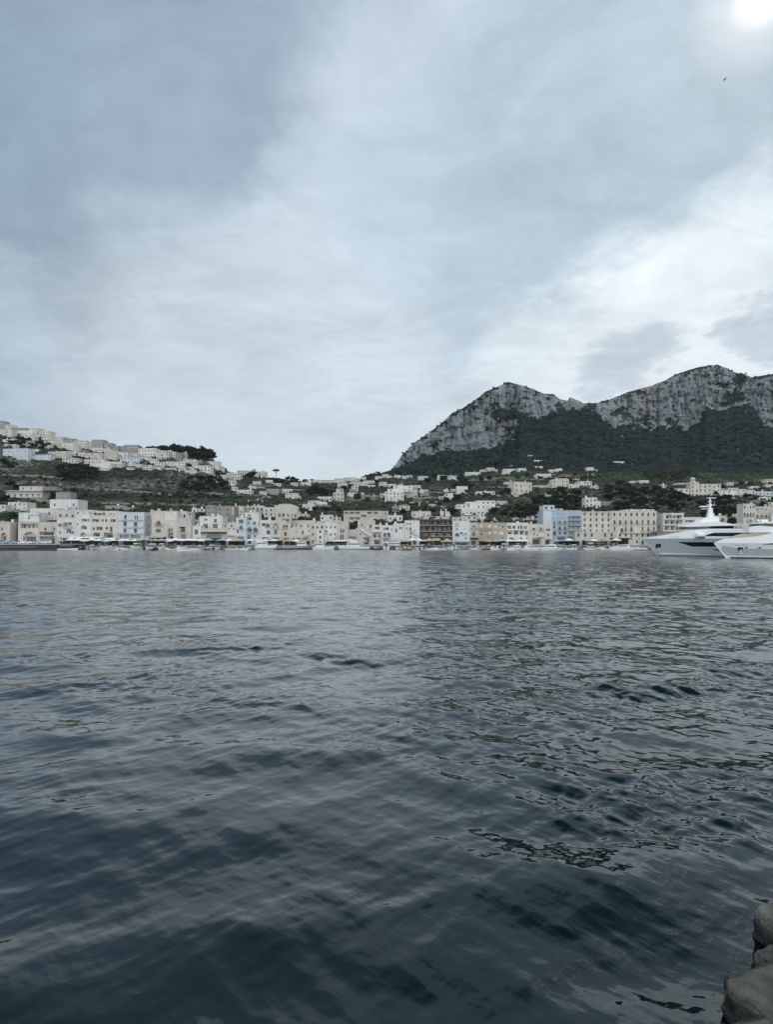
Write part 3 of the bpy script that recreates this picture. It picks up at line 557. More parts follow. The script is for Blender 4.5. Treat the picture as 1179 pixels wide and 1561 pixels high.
def house(px0, px1, pt, pb, col, Y=None, yaw=0.0, name='house', cat='house', feats=(), cols=None, rows=None, roof='flat', wings=(), shut=None, shutp=.3, label=None, words=None, balc=None, depth=None, frame=None, group=None, drop=.12, reg=True, z0=None, seed=None, wh=None, xtra=True, storeys=None):
    rnd = random.Random(seed if seed is not None else int(px0 * 7 + pt * 131))
    pc = (px0 + px1) / 2
    if Y is None: Y = ground_hit(pc, pb)[1]
    near = Y < 400
    W = (px1 - px0) / F * Y; H = (pb - pt) / F * Y; xc = WX(pc, Y); zb = WZ(pb, Y)
    D = depth or max(5.0, min(W * .75, 10.0))
    root = empty(name, (xc, Y, zb), yaw)
    lo = -5.0 if Y > 300 else -1.5
    nr = rows if rows is not None else max(1, int(round(H / 3.2))); nc = cols if cols is not None else max(1, int(round(W / 3.3)))
    if not near: nc = min(nc, 6); nr = min(nr, 3)
    def X(p): return (p - pc) / F * Y
    def Zl(p): return (pb - p) / F * Y
    ops, fx = [], []
    for f in feats:
        k = f[0]
        if k in 'lawds' and len(k) == 1: ops.append((X(f[1]), X(f[2]), max(Zl(f[4]), .06), Zl(f[3]), k))
    fops = list(ops); blocks = [(X(f[1]), X(f[2]), Zl(f[4]), Zl(f[3])) for f in feats if f[0] not in ('b', 'can', 'cor')]
    sw = wh or (min(1.15, W / max(nc, 1) * .45), 0)
    for r in range(nr):
        zlo = H * r / nr; sh = H / nr
        for c in range(nc):
            if rnd.random() < drop: continue
            cx_ = -W / 2 + W * (c + .5) / nc; door = (balc and r in balc) or rnd.random() < .14
            w = sw[0] * rnd.uniform(.85, 1.15); h = sw[1] or min(sh * .58, 1.65) * rnd.uniform(.85, 1.1); zb_ = zlo + (sh * .1 if door else sh * .3); h = h * (1.25 if door else 1)
            o = (cx_ - w / 2, cx_ + w / 2, max(zb_, .12), min(zb_ + h, zlo + sh * .93), 'd' if door else 'w')
            if any(o[0] < q[1] + .1 and o[1] > q[0] - .1 and o[2] < q[3] + .1 and o[3] > q[2] - .1 for q in blocks): continue
            ops.append(o)
    wall, ok = volume(root, 'wall', W, D, lo, H, col, ops, roof, near=near)
    fr = frame or ('dark' if col in ('white', 'cream', 'pale blue', 'beige') and rnd.random() < .55 else 'white')
    for a, c, p, q, kind in ok:
        w_, h_ = c - a, q - p; cx_ = (a + c) / 2
        if kind in 'wd':
            y = .12 if near else -.06
            if shut and rnd.random() < shutp:
                link('shutter', shut_mesh(w_, h_, shut), root, (cx_, .06 if near else -.03, p))
            else:
                wn = link('door' if kind == 'd' and p < .4 else 'window', win_mesh(w_, h_, fr, 'half' if rnd.random() < .25 else 'full'), root, (cx_, y, p))
                if shut and w_ < 1.6 and near:
                    for s in (-1, 1): link('shutter', shut_mesh(w_ / 2, h_, shut), wn, (s * w_ * .76, -.1, 0))
        elif kind == 'l':
            n = max(1, int(w_ / 2.4))
            for i in range(n): link('window', win_mesh(min(1.5, w_ / n * .6), min(2.1, h_ * .8), fr, 'full'), root, (a + w_ * (i + .5) / n, 1.8, p + .02))
        elif kind in 'as':
            link('door', win_mesh(max(w_ * .7, .6), max(h_ * .72, .6), 'dark' if kind == 's' else fr, 'full'), root, (cx_, 1.45 if kind == 'a' else 1.68, p + .02))
    for r in (balc or ()):
        zlo = H * r / nr + H / nr * .1
        for a, c, p, q, kind in ok:
            if kind == 'd' and abs(p - max(zlo, .12)) < .35 and r > 0: link('balcony', balc_mesh(c - a + .9, 'iron' if rnd.random() < .7 else 'pale'), root, ((a + c) / 2, 0, p))
    for f in feats:
        k = f[0]
        if k == 'b': link('balcony', balc_mesh((f[2] - f[1]) / F * Y, f[4] if len(f) > 4 else 'iron', col if len(f) > 5 else None), root, (X((f[1] + f[2]) / 2), 0, Zl(f[3])))
        elif k == 'can':
            b = MB(); b.box(X(f[1]), X(f[2]), -f[4], .0, Zl(f[3]) - .18, Zl(f[3]), ROOF['pale'] if len(f) < 6 else f[5]); b.build('canopy', root)
        elif k == 'aw':
            awning(root, X(f[1]), X(f[2]), Zl(f[3]), Zl(f[4]), CLOTH[f[5]])
        elif k == 'sh': link('shutter', shut_mesh((f[2] - f[1]) / F * Y, (f[4] - f[3]) / F * Y, f[5]), root, (X((f[1] + f[2]) / 2), 0, Zl(f[4])))
        elif k == 'st':   # outside stair climbing along the front
            b = MB(); n = 14; xa, xb, za, zc = X(f[1]), X(f[2]), Zl(f[3]), Zl(f[4])
            for i in range(n):
                x0_ = xa + (xb - xa) * i / n; x1_ = xa + (xb - xa) * (i + 1) / n; zt = za + (zc - za) * (i + 1) / n
                b.box(min(x0_, x1_), max(x0_, x1_), -1.2, -.01, zt - 1.1, zt, wallm('white'))
            b.build('stair', root)
        elif k == 'cor':
            b = MB(); b.box(-W / 2 - .1, W / 2 + .1, -.16, -.003, Zl(f[1]) - .12, Zl(f[1]) + .12, wallm(f[2])); b.build('cornice', root)
        elif k == 'pan':
            b = MB(); b.box(X(f[1]), X(f[2]), -.09, -.004, Zl(f[4]), Zl(f[3]), f[5]); b.build('panel', root)
    for wg in wings:   # (px0, px1, pt, dy, col) : lower, higher or set-back block of the same house
        a, c, t, dy = wg[:4]; wc = wg[4] if len(wg) > 4 else col; hh = Zl(t); ww = (c - a) / F * Y
        wz0 = H + .2 if (dy > 0 and hh > H) else lo
        wo = []
        bot = max(wz0, 0); n = max(1, int(round(ww / 3.6))); m = max(1, int(round((hh - bot) / 3.3)))
        if not near: n = min(n, 3)
        for r in range(m):
            for i in range(n):
                if rnd.random() < .15: continue
                x = X(a) + ww * (i + .5) / n; w_ = min(1.2, ww / n * .45); s = (hh - bot) / m
                wo.append((x - w_ / 2, x + w_ / 2, bot + s * r + s * .28, bot + s * r + s * .8, 'w'))
        wv, wok = volume(root, 'wing', ww, D * .8, wz0, hh, wc, wo, 'flat', x0=X(a), y0=dy, near=near)
        for p in wok: link('window', win_mesh(p[1] - p[0], p[3] - p[2], fr, 'full'), wv, ((p[0] + p[1]) / 2, dy + (.12 if near else -.06), p[2]))
    if xtra and roof == 'flat':
        for _ in range(rnd.choice((0, 1, 1, 2)) if near else rnd.choice((0, 0, 1))):
            b = MB(); x = rnd.uniform(-W * .4, W * .4); s = rnd.uniform(.35, .7); hgt = rnd.uniform(.8, 1.9); y = rnd.uniform(1, D * .6)
            b.box(x - s, x + s, y, y + s * 1.6, H + .3, H + .3 + hgt, wallm(col if rnd.random() < .6 else 'white')); b.box(x - s - .1, x + s + .1, y - .1, y + s * 1.6 + .1, H + .3 + hgt, H + .42 + hgt, ROOF['pale']); b.build('chimney', root)
        if near and rnd.random() < .5:
            b = MB(); x = rnd.uniform(-W * .4, W * .4); b.tube((x, 2, H + .3), (x, 2, H + 3.0), .04, .03, IRON, 5)
            for i in range(4): b.box(x - .5 + .06 * i, x + .5 - .06 * i, 1.98, 2.02, H + 2.9 - i * .25, H + 2.93 - i * .25, IRON)
            b.build('antenna', root)
    st = storeys or {1: 'one-storey', 2: 'two-storey', 3: 'three-storey', 4: 'four-storey'}.get(max(1, int(round(H / 3.3))), 'tall')
    if words is None:
        words = col + ' ' + (('small ' if W < 9 else 'long ' if W > 3.2 * H and W > 18 else '') + st + ' ') + name.replace('_', ' ') + (' under a tiled roof' if roof in ('tile',) else '')
    tag(root, label, cat, group or 'houses of the harbour town')
    if not label: REG.append((root, pc, pb, words))
    return root
def awning(parent, x0, x1, ztop, zbot, m, y=0.0, out=1.8):
    b = MB(); v = [(x0, y - .02, ztop), (x1, y - .02, ztop), (x1, y - out, zbot), (x0, y - out, zbot), (x0, y - out, zbot - .3), (x1, y - out, zbot - .3)]
    v2 = [(a, c, d - .06) for a, c, d in v[:4]]
    b.mesh(v + v2, [(0, 3, 2, 1), (3, 4, 5, 2), (6, 7, 8, 9), (0, 1, 7, 6), (1, 2, 8, 7), (0, 6, 9, 3)], m); b.build('awning', parent)
Q = 285.0
GF = 831.5
fr_ = dict(Y=Q)
LM = []   # landmarks: (tier, px, phrase)
def lm(t, px, ph): LM.append((t, px, ph))
# ---- the waterfront row, from one end of the harbour to the other
house(-40, -2, 795, GF, 'white', **fr_)
house(-1.5, 15, 797, GF, 'peach', **fr_, cols=2, rows=2, feats=[('a', 1, 9.5, 812, 831)], words='peach house with an arched boat door')
house(27, 58, 796, GF, 'cream', **fr_, rows=0, feats=[('l', 31, 57, 798, 805), ('a', 34.5, 55, 811, 830), ('pan', 33, 55, 816, 818, CLOTH['grey'])], label='cream arched boathouse with a dark open veranda over its wide arch', roof='grey'); lm(4, 44, 'the arched boathouse')
house(28, 59, 782, 796, 'white', Y=Q + 7, cols=3, rows=1, drop=.6, feats=[('pan', 42, 51, 784.5, 786.5, CLOTH['blue']), ('pan', 54, 63, 784.5, 786.5, CLOTH['blue'])], words='white block with two blue skylights')
house(58.3, 86, 796.5, GF, 'beige', **fr_, cols=4, rows=2, drop=.5, feats=[('s', 60, 82, 810.5, 816), ('s', 61, 83, 818, 830), ('can', 60, 84, 817, 1.2)], words='beige house over a wide dark shopfront')
house(45.5, 87, 775.5, 789, 'cream', Y=Q + 14, cols=5, rows=1, drop=.4)
house(86.3, 115, 791, GF, 'white', **fr_, cols=3, rows=3, drop=.2, feats=[('d', 97.5, 101, 796, 802.5), ('w', 103, 109, 796, 801), ('b', 96, 111, 804), ('l', 101, 108, 806.5, 813)], shut='grey', words='white house with a corner balcony')
house(87, 115, 777.5, 793, 'beige', Y=Q + 9, cols=3, rows=1, words='beige house stacked behind a white one')
house(75.5, 119, 762, 776, 'white', Y=Q + 30, cols=3, rows=1, feats=[('aw', 102, 117, 773, 776, 'blue')], words='white house with a blue awning terrace')
house(115.3, 138, 785, GF, 'white', **fr_, cols=1, rows=1, drop=1, feats=[('l', 124, 132.5, 791, 795), ('w', 134, 136, 790.5, 795.5), ('a', 123, 132, 801, 807), ('a', 122, 131, 812, 830), ('w', 117, 119.5, 798, 803)], wings=[(121, 134, 781, .5)], words='white house with lunette windows')
house(115, 141, 778, 787, 'cream', Y=Q + 8, cols=4, rows=1)
house(138.3, 179.5, 786, GF, 'cream', **fr_, cols=1, rows=1, drop=1, feats=[('l', 140, 150.5, 791.5, 795.5), ('w', 155, 157.5, 791.5, 795.5), ('w', 160, 163, 791.5, 795.5), ('l', 168, 176, 791.5, 796), ('w', 141, 144, 804, 808), ('l', 146.5, 156, 803, 808), ('w', 161, 164, 803, 807), ('l', 167, 171, 803, 811), ('s', 142, 152, 812, 820), ('s', 158, 172, 812, 822)], words='cream house with broad dark windows')
house(135, 181, 779.5, 788, 'cream', Y=Q + 7, cols=7, rows=1, shut='grey')
house(179.8, 219.5, 781.5, GF, 'pale blue', **fr_, cols=1, rows=1, drop=1, feats=[('d', 189, 193, 785, 792), ('d', 205, 207, 786, 792.2), ('d', 208, 210, 786, 792.2), ('b', 179.6, 218, 793, 'pale'), ('d', 188, 193, 795, 802.5), ('d', 204, 209, 796, 803), ('b', 187, 219, 804, 'pale'), ('d', 188, 192.5, 806, 812.5), ('d', 204, 208.5, 806, 812.5), ('b', 178, 219, 813.5, 'pale'), ('s', 182, 196, 816, 829), ('s', 199, 214, 816, 829)], label='pale blue-white three-storey house with long balconies on every floor', frame='dark'); lm(4, 200, 'the long-balconied house')
house(220.5, 232, 782, GF, 'peach', Y=Q + 5, cols=1, rows=4)
house(231.2, 250.5, 779.5, GF, 'yellow', **fr_, cols=1, rows=1, drop=1, feats=[('a', 238, 244.5, 794, 801), ('b', 236, 250, 801.5), ('l', 237, 244.5, 806.5, 812), ('s', 235, 247, 818, 830)], label='yellow house with an arched balcony door beside a tall drainpipe'); lm(4, 240, 'the yellow house')
house(250.6, 270.5, 779.5, GF, 'yellow', Y=Q + .15, cols=1, rows=1, drop=1, feats=[('pan', 250.8, 270.3, 780, 793, wallm('white')), ('sh', 258.5, 263, 784, 789, 'grey'), ('sh', 258, 263.5, 796, 801, 'white'), ('d', 256.5, 259.5, 804.5, 811), ('w', 260.5, 263, 805, 810), ('b', 256, 264, 811), ('s', 256, 264, 813, 830)], words='yellow house with a whitewashed upper floor')
house(270.7, 291.5, 790, GF, 'beige', **fr_, cols=1, rows=1, drop=1, feats=[('d', 276, 282, 805.5, 811), ('aw', 275, 283, 803, 804.5, 'black'), ('b', 274, 284, 812), ('s', 275, 283, 815, 830)], words='beige house with one small balcony')
house(272, 284, 780, 790, 'white', Y=Q + 12, cols=2, rows=1); house(283, 292, 781, 787, 'cream', Y=Q + 16, cols=2, rows=1, depth=5)
house(293, 306.5, 802, GF, 'white', Y=Q + .1, cols=1, rows=1, drop=1, feats=[('d', 296.5, 302, 807, 815), ('s', 297, 304, 820, 830)], words='small white house with one tall window'); house(295, 304, 793, 801, 'white', Y=Q + 10, cols=1, rows=1)
house(304.2, 339, 787.5, 806, 'white', Y=Q + 3, cols=1, rows=1, drop=1, feats=[('d', 311, 316, 790.5, 796.5), ('d', 326, 330.5, 791, 797), ('l', 309, 317, 798.5, 805.5), ('d', 324, 332, 798.5, 805.5)], shut='green', shutp=0, words='bright white house with tall green-shuttered doors')
house(306.8, 346, 806, GF, 'beige', **fr_, cols=6, rows=1, drop=.3, feats=[('aw', 307, 346, 811, 812.5, 'black'), ('s', 315, 338, 816, 829)], wings=[(338, 345, 799, 2.0)], wh=(1.3, 1.6), label='low beige terrace house under one long black awning'); lm(4, 326, 'the black-awning house')
house(346.2, 359.5, 797, GF, 'cream', **fr_, cols=2, rows=2, feats=[('w', 351.5, 354.5, 800, 804), ('can', 346, 359, 816, 1.4)])
house(313.5, 357, 772, 793, 'taupe', Y=Q + 22, cols=1, rows=1, drop=1, feats=[('d', 321, 326, 775, 781), ('w', 333, 337, 774.5, 779), ('w', 345, 349, 774.5, 779), ('a', 316, 327, 782, 787), ('w', 333, 337, 782.5, 786.5), ('w', 344.5, 349, 783, 786.5), ('pan', 354, 357, 773, 785, wallm('peach'))], wings=[(315, 329, 771, -.4)], frame='white', label='grey-brown house on the rise above the black awning'); lm(3, 335, 'the grey-brown house')
house(359.6, 375, 789.5, GF, 'pale blue', **fr_, cols=1, rows=1, drop=1, feats=[('l', 363.5, 371, 792, 798), ('d', 365, 370, 801, 807), ('b', 360, 372, 807), ('w', 361, 364, 808, 813), ('s', 362, 372, 818, 830)], words='pale blue-white house with a glazed top loggia')
house(373, 394.5, 782, 802, 'white', Y=Q + 6, cols=1, rows=1, drop=1, feats=[('w', 377.5, 383, 784.5, 787), ('l', 374, 384, 788.5, 792.5), ('l', 374, 380, 795, 798.5), ('w', 385.5, 390, 795, 800)], words='white house with a dark loggia')
house(375.2, 396, 802, GF, 'pale blue', Y=Q + .2, cols=1, rows=1, drop=1, feats=[('a', 375.8, 384, 803.5, 812.5), ('a', 385, 393, 804, 812.5), ('b', 375, 394, 813, 'pale'), ('a', 376.5, 383, 815, 829), ('w', 387, 390, 816, 819)], words='white-blue arcaded house')
house(396.2, 412.8, 793.5, GF, 'white', **fr_, cols=1, rows=1, drop=1, feats=[('w', 400.5, 404, 797.5, 802), ('d', 407, 410, 798, 804), ('b', 405, 412, 804), ('a', 406, 412, 808, 814.5), ('s', 399, 409, 819, 830)], words='white house with a round-headed window', shut='grey', shutp=0)
house(413, 429, 794, GF, 'cream', Y=Q - .2, cols=1, rows=1, drop=1, feats=[('d', 418.5, 422.5, 798, 805), ('b', 416, 426, 805.5), ('d', 419, 422, 808, 815), ('s', 416, 426, 819, 830), ('cor', 796, 'cream')], words='cream house with one central balcony', shut='grey', shutp=0)
house(429.2, 442.8, 789, GF, 'peach', **fr_, cols=1, rows=1, drop=1, feats=[('w', 431.5, 434, 790.5, 794), ('d', 437, 440.5, 790.5, 795), ('b', 436, 442, 795), ('d', 433.5, 437, 800, 806), ('b', 431.5, 439, 806), ('d', 433.5, 437, 811, 817), ('s', 432, 440, 820, 830)], label='narrow peach house with three tall shuttered windows', shut='brown', shutp=.3); lm(4, 436, 'the narrow peach house')
house(443, 473.5, 805, GF, 'cream', **fr_, cols=1, rows=1, drop=1, feats=[('w', 449.5, 454, 810, 811.5), ('d', 460, 463, 808.5, 815), ('d', 469, 472.5, 808.5, 812.5), ('aw', 464.5, 471, 815, 816.5, 'grey'), ('s', 447, 458, 820, 830), ('s', 461, 470, 820, 830)], words='low cream house with a striped shop awning')
house(443, 481, 794, 806, 'peach', Y=Q + 6, cols=6, rows=1, drop=.4, wings=[(455, 476, 799, -2.0, 'cream')])
house(473.8, 494.5, 798, GF, 'cream', **fr_, cols=3, rows=3, wings=[(484, 494, 807, -2.2, 'white')])
house(494.7, 514, 798, GF, 'white', Y=Q + .1, cols=3, rows=3, feats=[('st', 497, 513, 826, 816), ('w', 496, 499, 808, 812)], words='white house with a diagonal outside stair')
house(480, 531, 795, 802, 'beige', Y=Q + 9, cols=6, rows=1, drop=.5, roof='pale')
house(514.2, 531, 798.5, GF, 'beige', **fr_, cols=1, rows=1, drop=1, feats=[('d', 519.5, 521.5, 807, 812), ('d', 522.5, 525, 807, 812), ('d', 519, 521, 815, 823), ('d', 522, 524, 815, 823), ('cor', 805.5, 'peach')], words='beige house with paired windows')
house(531.3, 546, 808, GF, 'white', Y=Q + 4, cols=2, rows=1, feats=[('s', 533, 543, 818, 830)], words='low white house beneath a garden terrace')
house(545.5, 572, 793.5, 806, 'beige', Y=Q + 8, cols=2, rows=1, wh=(1.1, 1.7), words='beige house with a flat terrace')
house(546, 567.5, 806, GF, 'peach', **fr_, cols=1, rows=1, drop=1, feats=[('a', 544, 552, 803, 812), ('w', 548, 551, 813, 816), ('st', 549, 566, 804, 815), ('s', 554, 564, 819, 830)], words='peach house under a sloping stair')
house(567.7, 583, 800.5, GF, 'white', Y=Q - .1, cols=1, rows=1, drop=1, feats=[('w', 572, 579, 803, 807), ('l', 568.5, 581.5, 811, 820), ('s', 569.5, 581, 822, 830)], words='white house with a dark deep veranda')
house(583.2, 600, 801.5, GF, 'white', **fr_, cols=1, rows=1, drop=1, feats=[('w', 585, 587, 805, 808), ('w', 588, 593, 804, 808), ('w', 596, 598, 806, 808.5), ('a', 584.5, 589.5, 812, 819), ('a', 590.5, 595.5, 812, 819), ('b', 583, 597, 819.5, 'pale'), ('s', 585, 596, 822, 830)], words='white house with twin arched windows')
house(600.2, 617.3, 798.5, GF, 'white', Y=Q + .2, cols=1, rows=1, drop=1, feats=[('w', 609, 611.5, 803, 807), ('w', 612.5, 614, 803, 807), ('w', 615, 617, 803, 807), ('a', 611, 617, 811, 819), ('w', 603, 606, 806, 812), ('s', 602, 615, 823, 830)], words='white house with one big arched window')
house(617.6, 640, 794, GF, 'white', Y=Q - .2, cols=1, rows=1, drop=1, feats=[('w', 620.5, 622.5, 797, 800), ('w', 624.5, 627, 797.5, 800), ('w', 620, 622, 804, 807), ('w', 625, 627.5, 804, 809), ('w', 631.5, 633.5, 808, 810), ('w', 625, 628, 812, 814), ('st', 627, 638, 806, 815), ('d', 625, 626.8, 817, 829), ('a', 629.5, 635.5, 822, 830)], words='tall white house with a zigzag stair')
house(640.3, 690, 792, GF, 'dark brown', Y=Q + .1, cols=1, rows=1, drop=1, depth=10, roof='pale', name='restaurant', cat='restaurant', feats=[('l', 642, 655, 794, 799), ('l', 658, 670, 794, 799), ('l', 672, 688, 794, 799), ('can', 640, 690, 800.5, .5), ('l', 642, 651, 802.5, 808), ('l', 652, 661, 802.5, 808), ('l', 662, 675, 802.5, 808), ('l', 676, 689, 802.5, 808), ('can', 640, 690, 809.5, .5), ('a', 645, 654, 810.5, 816.5), ('a', 655.5, 666, 810.5, 816.5), ('a', 667.5, 677.5, 810.5, 816.5), ('a', 678.5, 689, 810.5, 816.5), ('can', 655, 690, 817.3, .6), ('aw', 660, 671, 820.5, 823.5, 'tan'), ('s', 643, 657, 822, 830), ('s', 673, 688, 822, 830)], label='dark brown restaurant with white-trimmed arches and three open galleries', frame='white'); lm(4, 665, 'the dark restaurant')
house(690.3, 716.5, 794.5, GF, 'white', **fr_, cols=1, rows=1, drop=1, feats=[('sh', 695, 699, 798, 803, 'blue'), ('sh', 695, 699, 804.5, 809, 'blue'), ('a', 694, 701, 812.5, 818), ('w', 707.5, 709.5, 805, 807.5), ('w', 709, 712, 812.5, 815.5), ('aw', 702, 705, 811, 813, 'black'), ('w', 706, 708, 815, 817), ('d', 709, 712, 819, 822), ('aw', 693, 717, 825, 826, 'blue'), ('s', 694, 715, 826.5, 831)], words='white house with blue shutters')
house(716.7, 729, 797.5, GF, 'cream', Y=Q + .2, cols=1, rows=1, drop=1, feats=[('d', 721.5, 724.5, 801, 806.5), ('b', 718, 728, 807), ('d', 721, 724.5, 811, 817), ('b', 718, 728, 818), ('aw', 717, 729, 820, 821.5, 'black'), ('s', 718.5, 727, 824, 830.5)], words='narrow cream house with two balconies', shut='grey', shutp=0)
house(729.2, 773, 797.5, GF, 'ochre', **fr_, cols=1, rows=1, drop=1, feats=[('sh', 732, 736, 800, 805, 'white'), ('sh', 745, 749, 800, 805, 'white'), ('b', 731.5, 750, 807), ('sh', 754, 758, 801, 805, 'white'), ('d', 761, 763.5, 801, 805), ('d', 766, 768.5, 801, 805), ('w', 733, 736, 812, 816), ('b', 731.5, 738, 817.5), ('sh', 745, 748.5, 810, 816, 'white'), ('b', 744, 750, 817.5), ('sh', 754, 758, 810, 813, 'white'), ('sh', 761, 768, 811, 815, 'white'), ('w', 765.5, 768, 819, 822), ('s', 732, 746, 826, 831), ('s', 749, 768, 825, 831)], label='broad ochre house with white shutters and thin dark balconies', frame='white'); lm(4, 751, 'the ochre house')
house(773.2, 806.5, 797.5, GF, 'white', Y=Q + .1, cols=1, rows=1, drop=1, feats=[('d', 774.5, 777, 801, 806), ('d', 777.5, 779.5, 801, 806.5), ('l', 782, 786.5, 801.5, 806), ('d', 790, 792.5, 801, 806.5), ('d', 794, 796.5, 801, 806.5), ('d', 799, 801, 801.5, 806.5), ('d', 802, 804, 801.5, 806.5), ('can', 773, 806, 808, .7), ('l', 775, 782, 810.5, 814.5), ('l', 784, 791, 809, 815), ('l', 793, 799.5, 809, 815), ('l', 801, 805.5, 810, 816), ('a', 776, 784, 819, 830), ('w', 794, 796.5, 819, 822), ('w', 803, 805, 819, 821.5)], words='bright white house with a row of small loggias')
house(806.7, 829.5, 799.5, GF, 'cream', **fr_, cols=1, rows=1, drop=1, feats=[('w', 812.5, 816, 805, 808), ('b', 811.5, 816.5, 808), ('d', 824, 826.5, 804, 809), ('b', 822, 828.5, 809), ('w', 814, 816, 812.5, 816), ('w', 819, 821.5, 815, 816.5), ('can', 821, 830, 818, 1.2), ('s', 812, 826, 820, 830)], words='cream house with two tiny balconies')
house(829.7, 843, 799.5, GF, 'cream', Y=Q - .2, cols=1, rows=1, drop=1, feats=[('l', 833.5, 839.5, 806, 809), ('w', 835, 837.5, 813.5, 818), ('s', 832, 840, 822, 830)], words='plain cream house touching a blue wall')
house(828.3, 887.5, 778.5, GF, 'blue', Y=Q + 6, cols=1, rows=1, drop=1, name='hotel', cat='hotel', roof='grey', frame='dark', feats=[('pan', 828.5, 842, 779, 800, wallm('pale blue')), ('w', 844.5, 847.5, 797, 799.5), ('d', 844.5, 847, 794.5, 796.5), ('d', 852.5, 855, 794, 798.5), ('b', 851, 857, 799), ('d', 860.5, 863, 794, 798.5), ('b', 859, 865, 799), ('can', 842, 864, 788.5, .4), ('l', 867, 886, 787, 791.5), ('b', 866, 887, 792, 'pale'), ('l', 867, 886, 794.5, 798.5), ('b', 866, 887, 799, 'pale'), ('l', 867, 886, 801.5, 806.5), ('b', 866, 887, 807, 'pale'), ('w', 844, 847, 801, 805), ('d', 852.5, 855.5, 803, 808), ('b', 851, 857, 808), ('d', 860.5, 863.5, 803, 808), ('b', 859, 865, 808), ('a', 844, 848, 810, 816), ('w', 852, 856, 811, 814.5), ('w', 860, 864, 811, 814.5), ('can', 866, 888, 808.5, 2.2), ('s', 850, 862, 818, 829), ('s', 866, 884, 818, 829)], wings=[(832, 849, 770, 3.5, 'pale blue'), (849, 862, 775.5, 3.5, 'pale blue')], label='light blue five-storey hotel with stacked balconies and a pale end wall'); lm(4, 858, 'the blue hotel')
house(887.6, 933, 780.5, GF, 'cream', Y=Q + 6, cols=5, rows=6, drop=0, wh=(1.0, 1.9), name='hotel', cat='hotel', frame='dark', feats=[('cor', 789.5, 'peach'), ('cor', 798.5, 'peach'), ('cor', 807, 'peach'), ('can', 887, 933, 781, .5)], wings=[(873, 933, 811, -4.5, 'beige')], label='plain cream hotel with five columns of narrow windows'); lm(4, 910, 'the plain cream hotel')
house(933.2, 1002, 779.5, GF, 'cream', Y=Q + 5.5, cols=8, rows=5, drop=.12, wh=(1.1, 1.9), balc=(2, 3), name='hotel', cat='hotel', frame='dark', feats=[('cor', 788, 'white'), ('can', 950, 1002, 812.5, 1.0), ('a', 947, 951, 805, 812.3), ('s', 935, 946, 820, 830)], wings=[(958, 1001, 777, 2.0, 'white')], label='wide cream hotel with a balcony under nearly every window'); lm(4, 968, 'the balconied hotel')
house(1012.5, 1043, 783, GF, 'white', Y=Q + 4, cols=1, rows=1, drop=1, roof='pale', feats=[('l', 1015.5, 1026, 785, 790.5), ('l', 1027, 1041, 785, 790.5), ('l', 1014, 1022, 793, 799), ('l', 1023, 1030, 793, 799), ('l', 1031, 1041, 793, 799), ('l', 1014, 1022, 801.5, 808), ('l', 1023, 1030, 801.5, 808), ('l', 1031, 1041, 801.5, 808), ('can', 1012, 1043, 800, .6), ('can', 1012, 1043, 791.5, .6)], label='white loggia house of three open floors beyond the balconied hotel'); lm(4, 1027, 'the open-floored house')
house(1002.5, 1012, 786, GF, 'grey', Y=Q + 7, cols=2, rows=4)
house(1043.3, 1071, 789, GF, 'white', Y=Q + 5, cols=4, rows=3, feats=[('l', 1046, 1068, 793, 796)])
house(1090, 1109, 786.5, GF, 'pink', Y=Q + 6, cols=1, rows=1, drop=1, feats=[('a', 1093, 1098, 790, 795.5), ('a', 1100, 1105.5, 790, 795.5), ('w', 1094, 1097, 797, 801), ('w', 1100.5, 1105, 797, 801)], words='small pinkish house with two arched windows')
house(1134, 1152.3, 768.5, 826, 'cream', Y=Q + 16, cols=4, rows=6, balc=(2, 3, 4), drop=.1, words='cream apartment block end with iron balconies', name='apartment_house', cat='apartment house')
house(1152.6, 1186, 772.5, 826, 'beige', Y=Q + 16.2, cols=5, rows=6, balc=(1, 2, 3, 4), drop=.1, words='beige apartment block with wide balconies', name='apartment_house', cat='apartment house')
house(1187, 1226, 780, GF, 'cream', Y=Q + 10, cols=5, rows=4); house(1110, 1134, 803, 826, 'stone', Y=Q + 12, cols=3, rows=1, drop=.7, words='low stone garden house')
house(-84, -42, 788, GF, 'cream', Y=Q + 2, cols=5, rows=3)
# ---- second row and slopes: (px0, px1, top, base, colour, options)
def H2(px0, px1, pt, pb, col, **k): return house(px0, px1, pt, pb, col, **k)
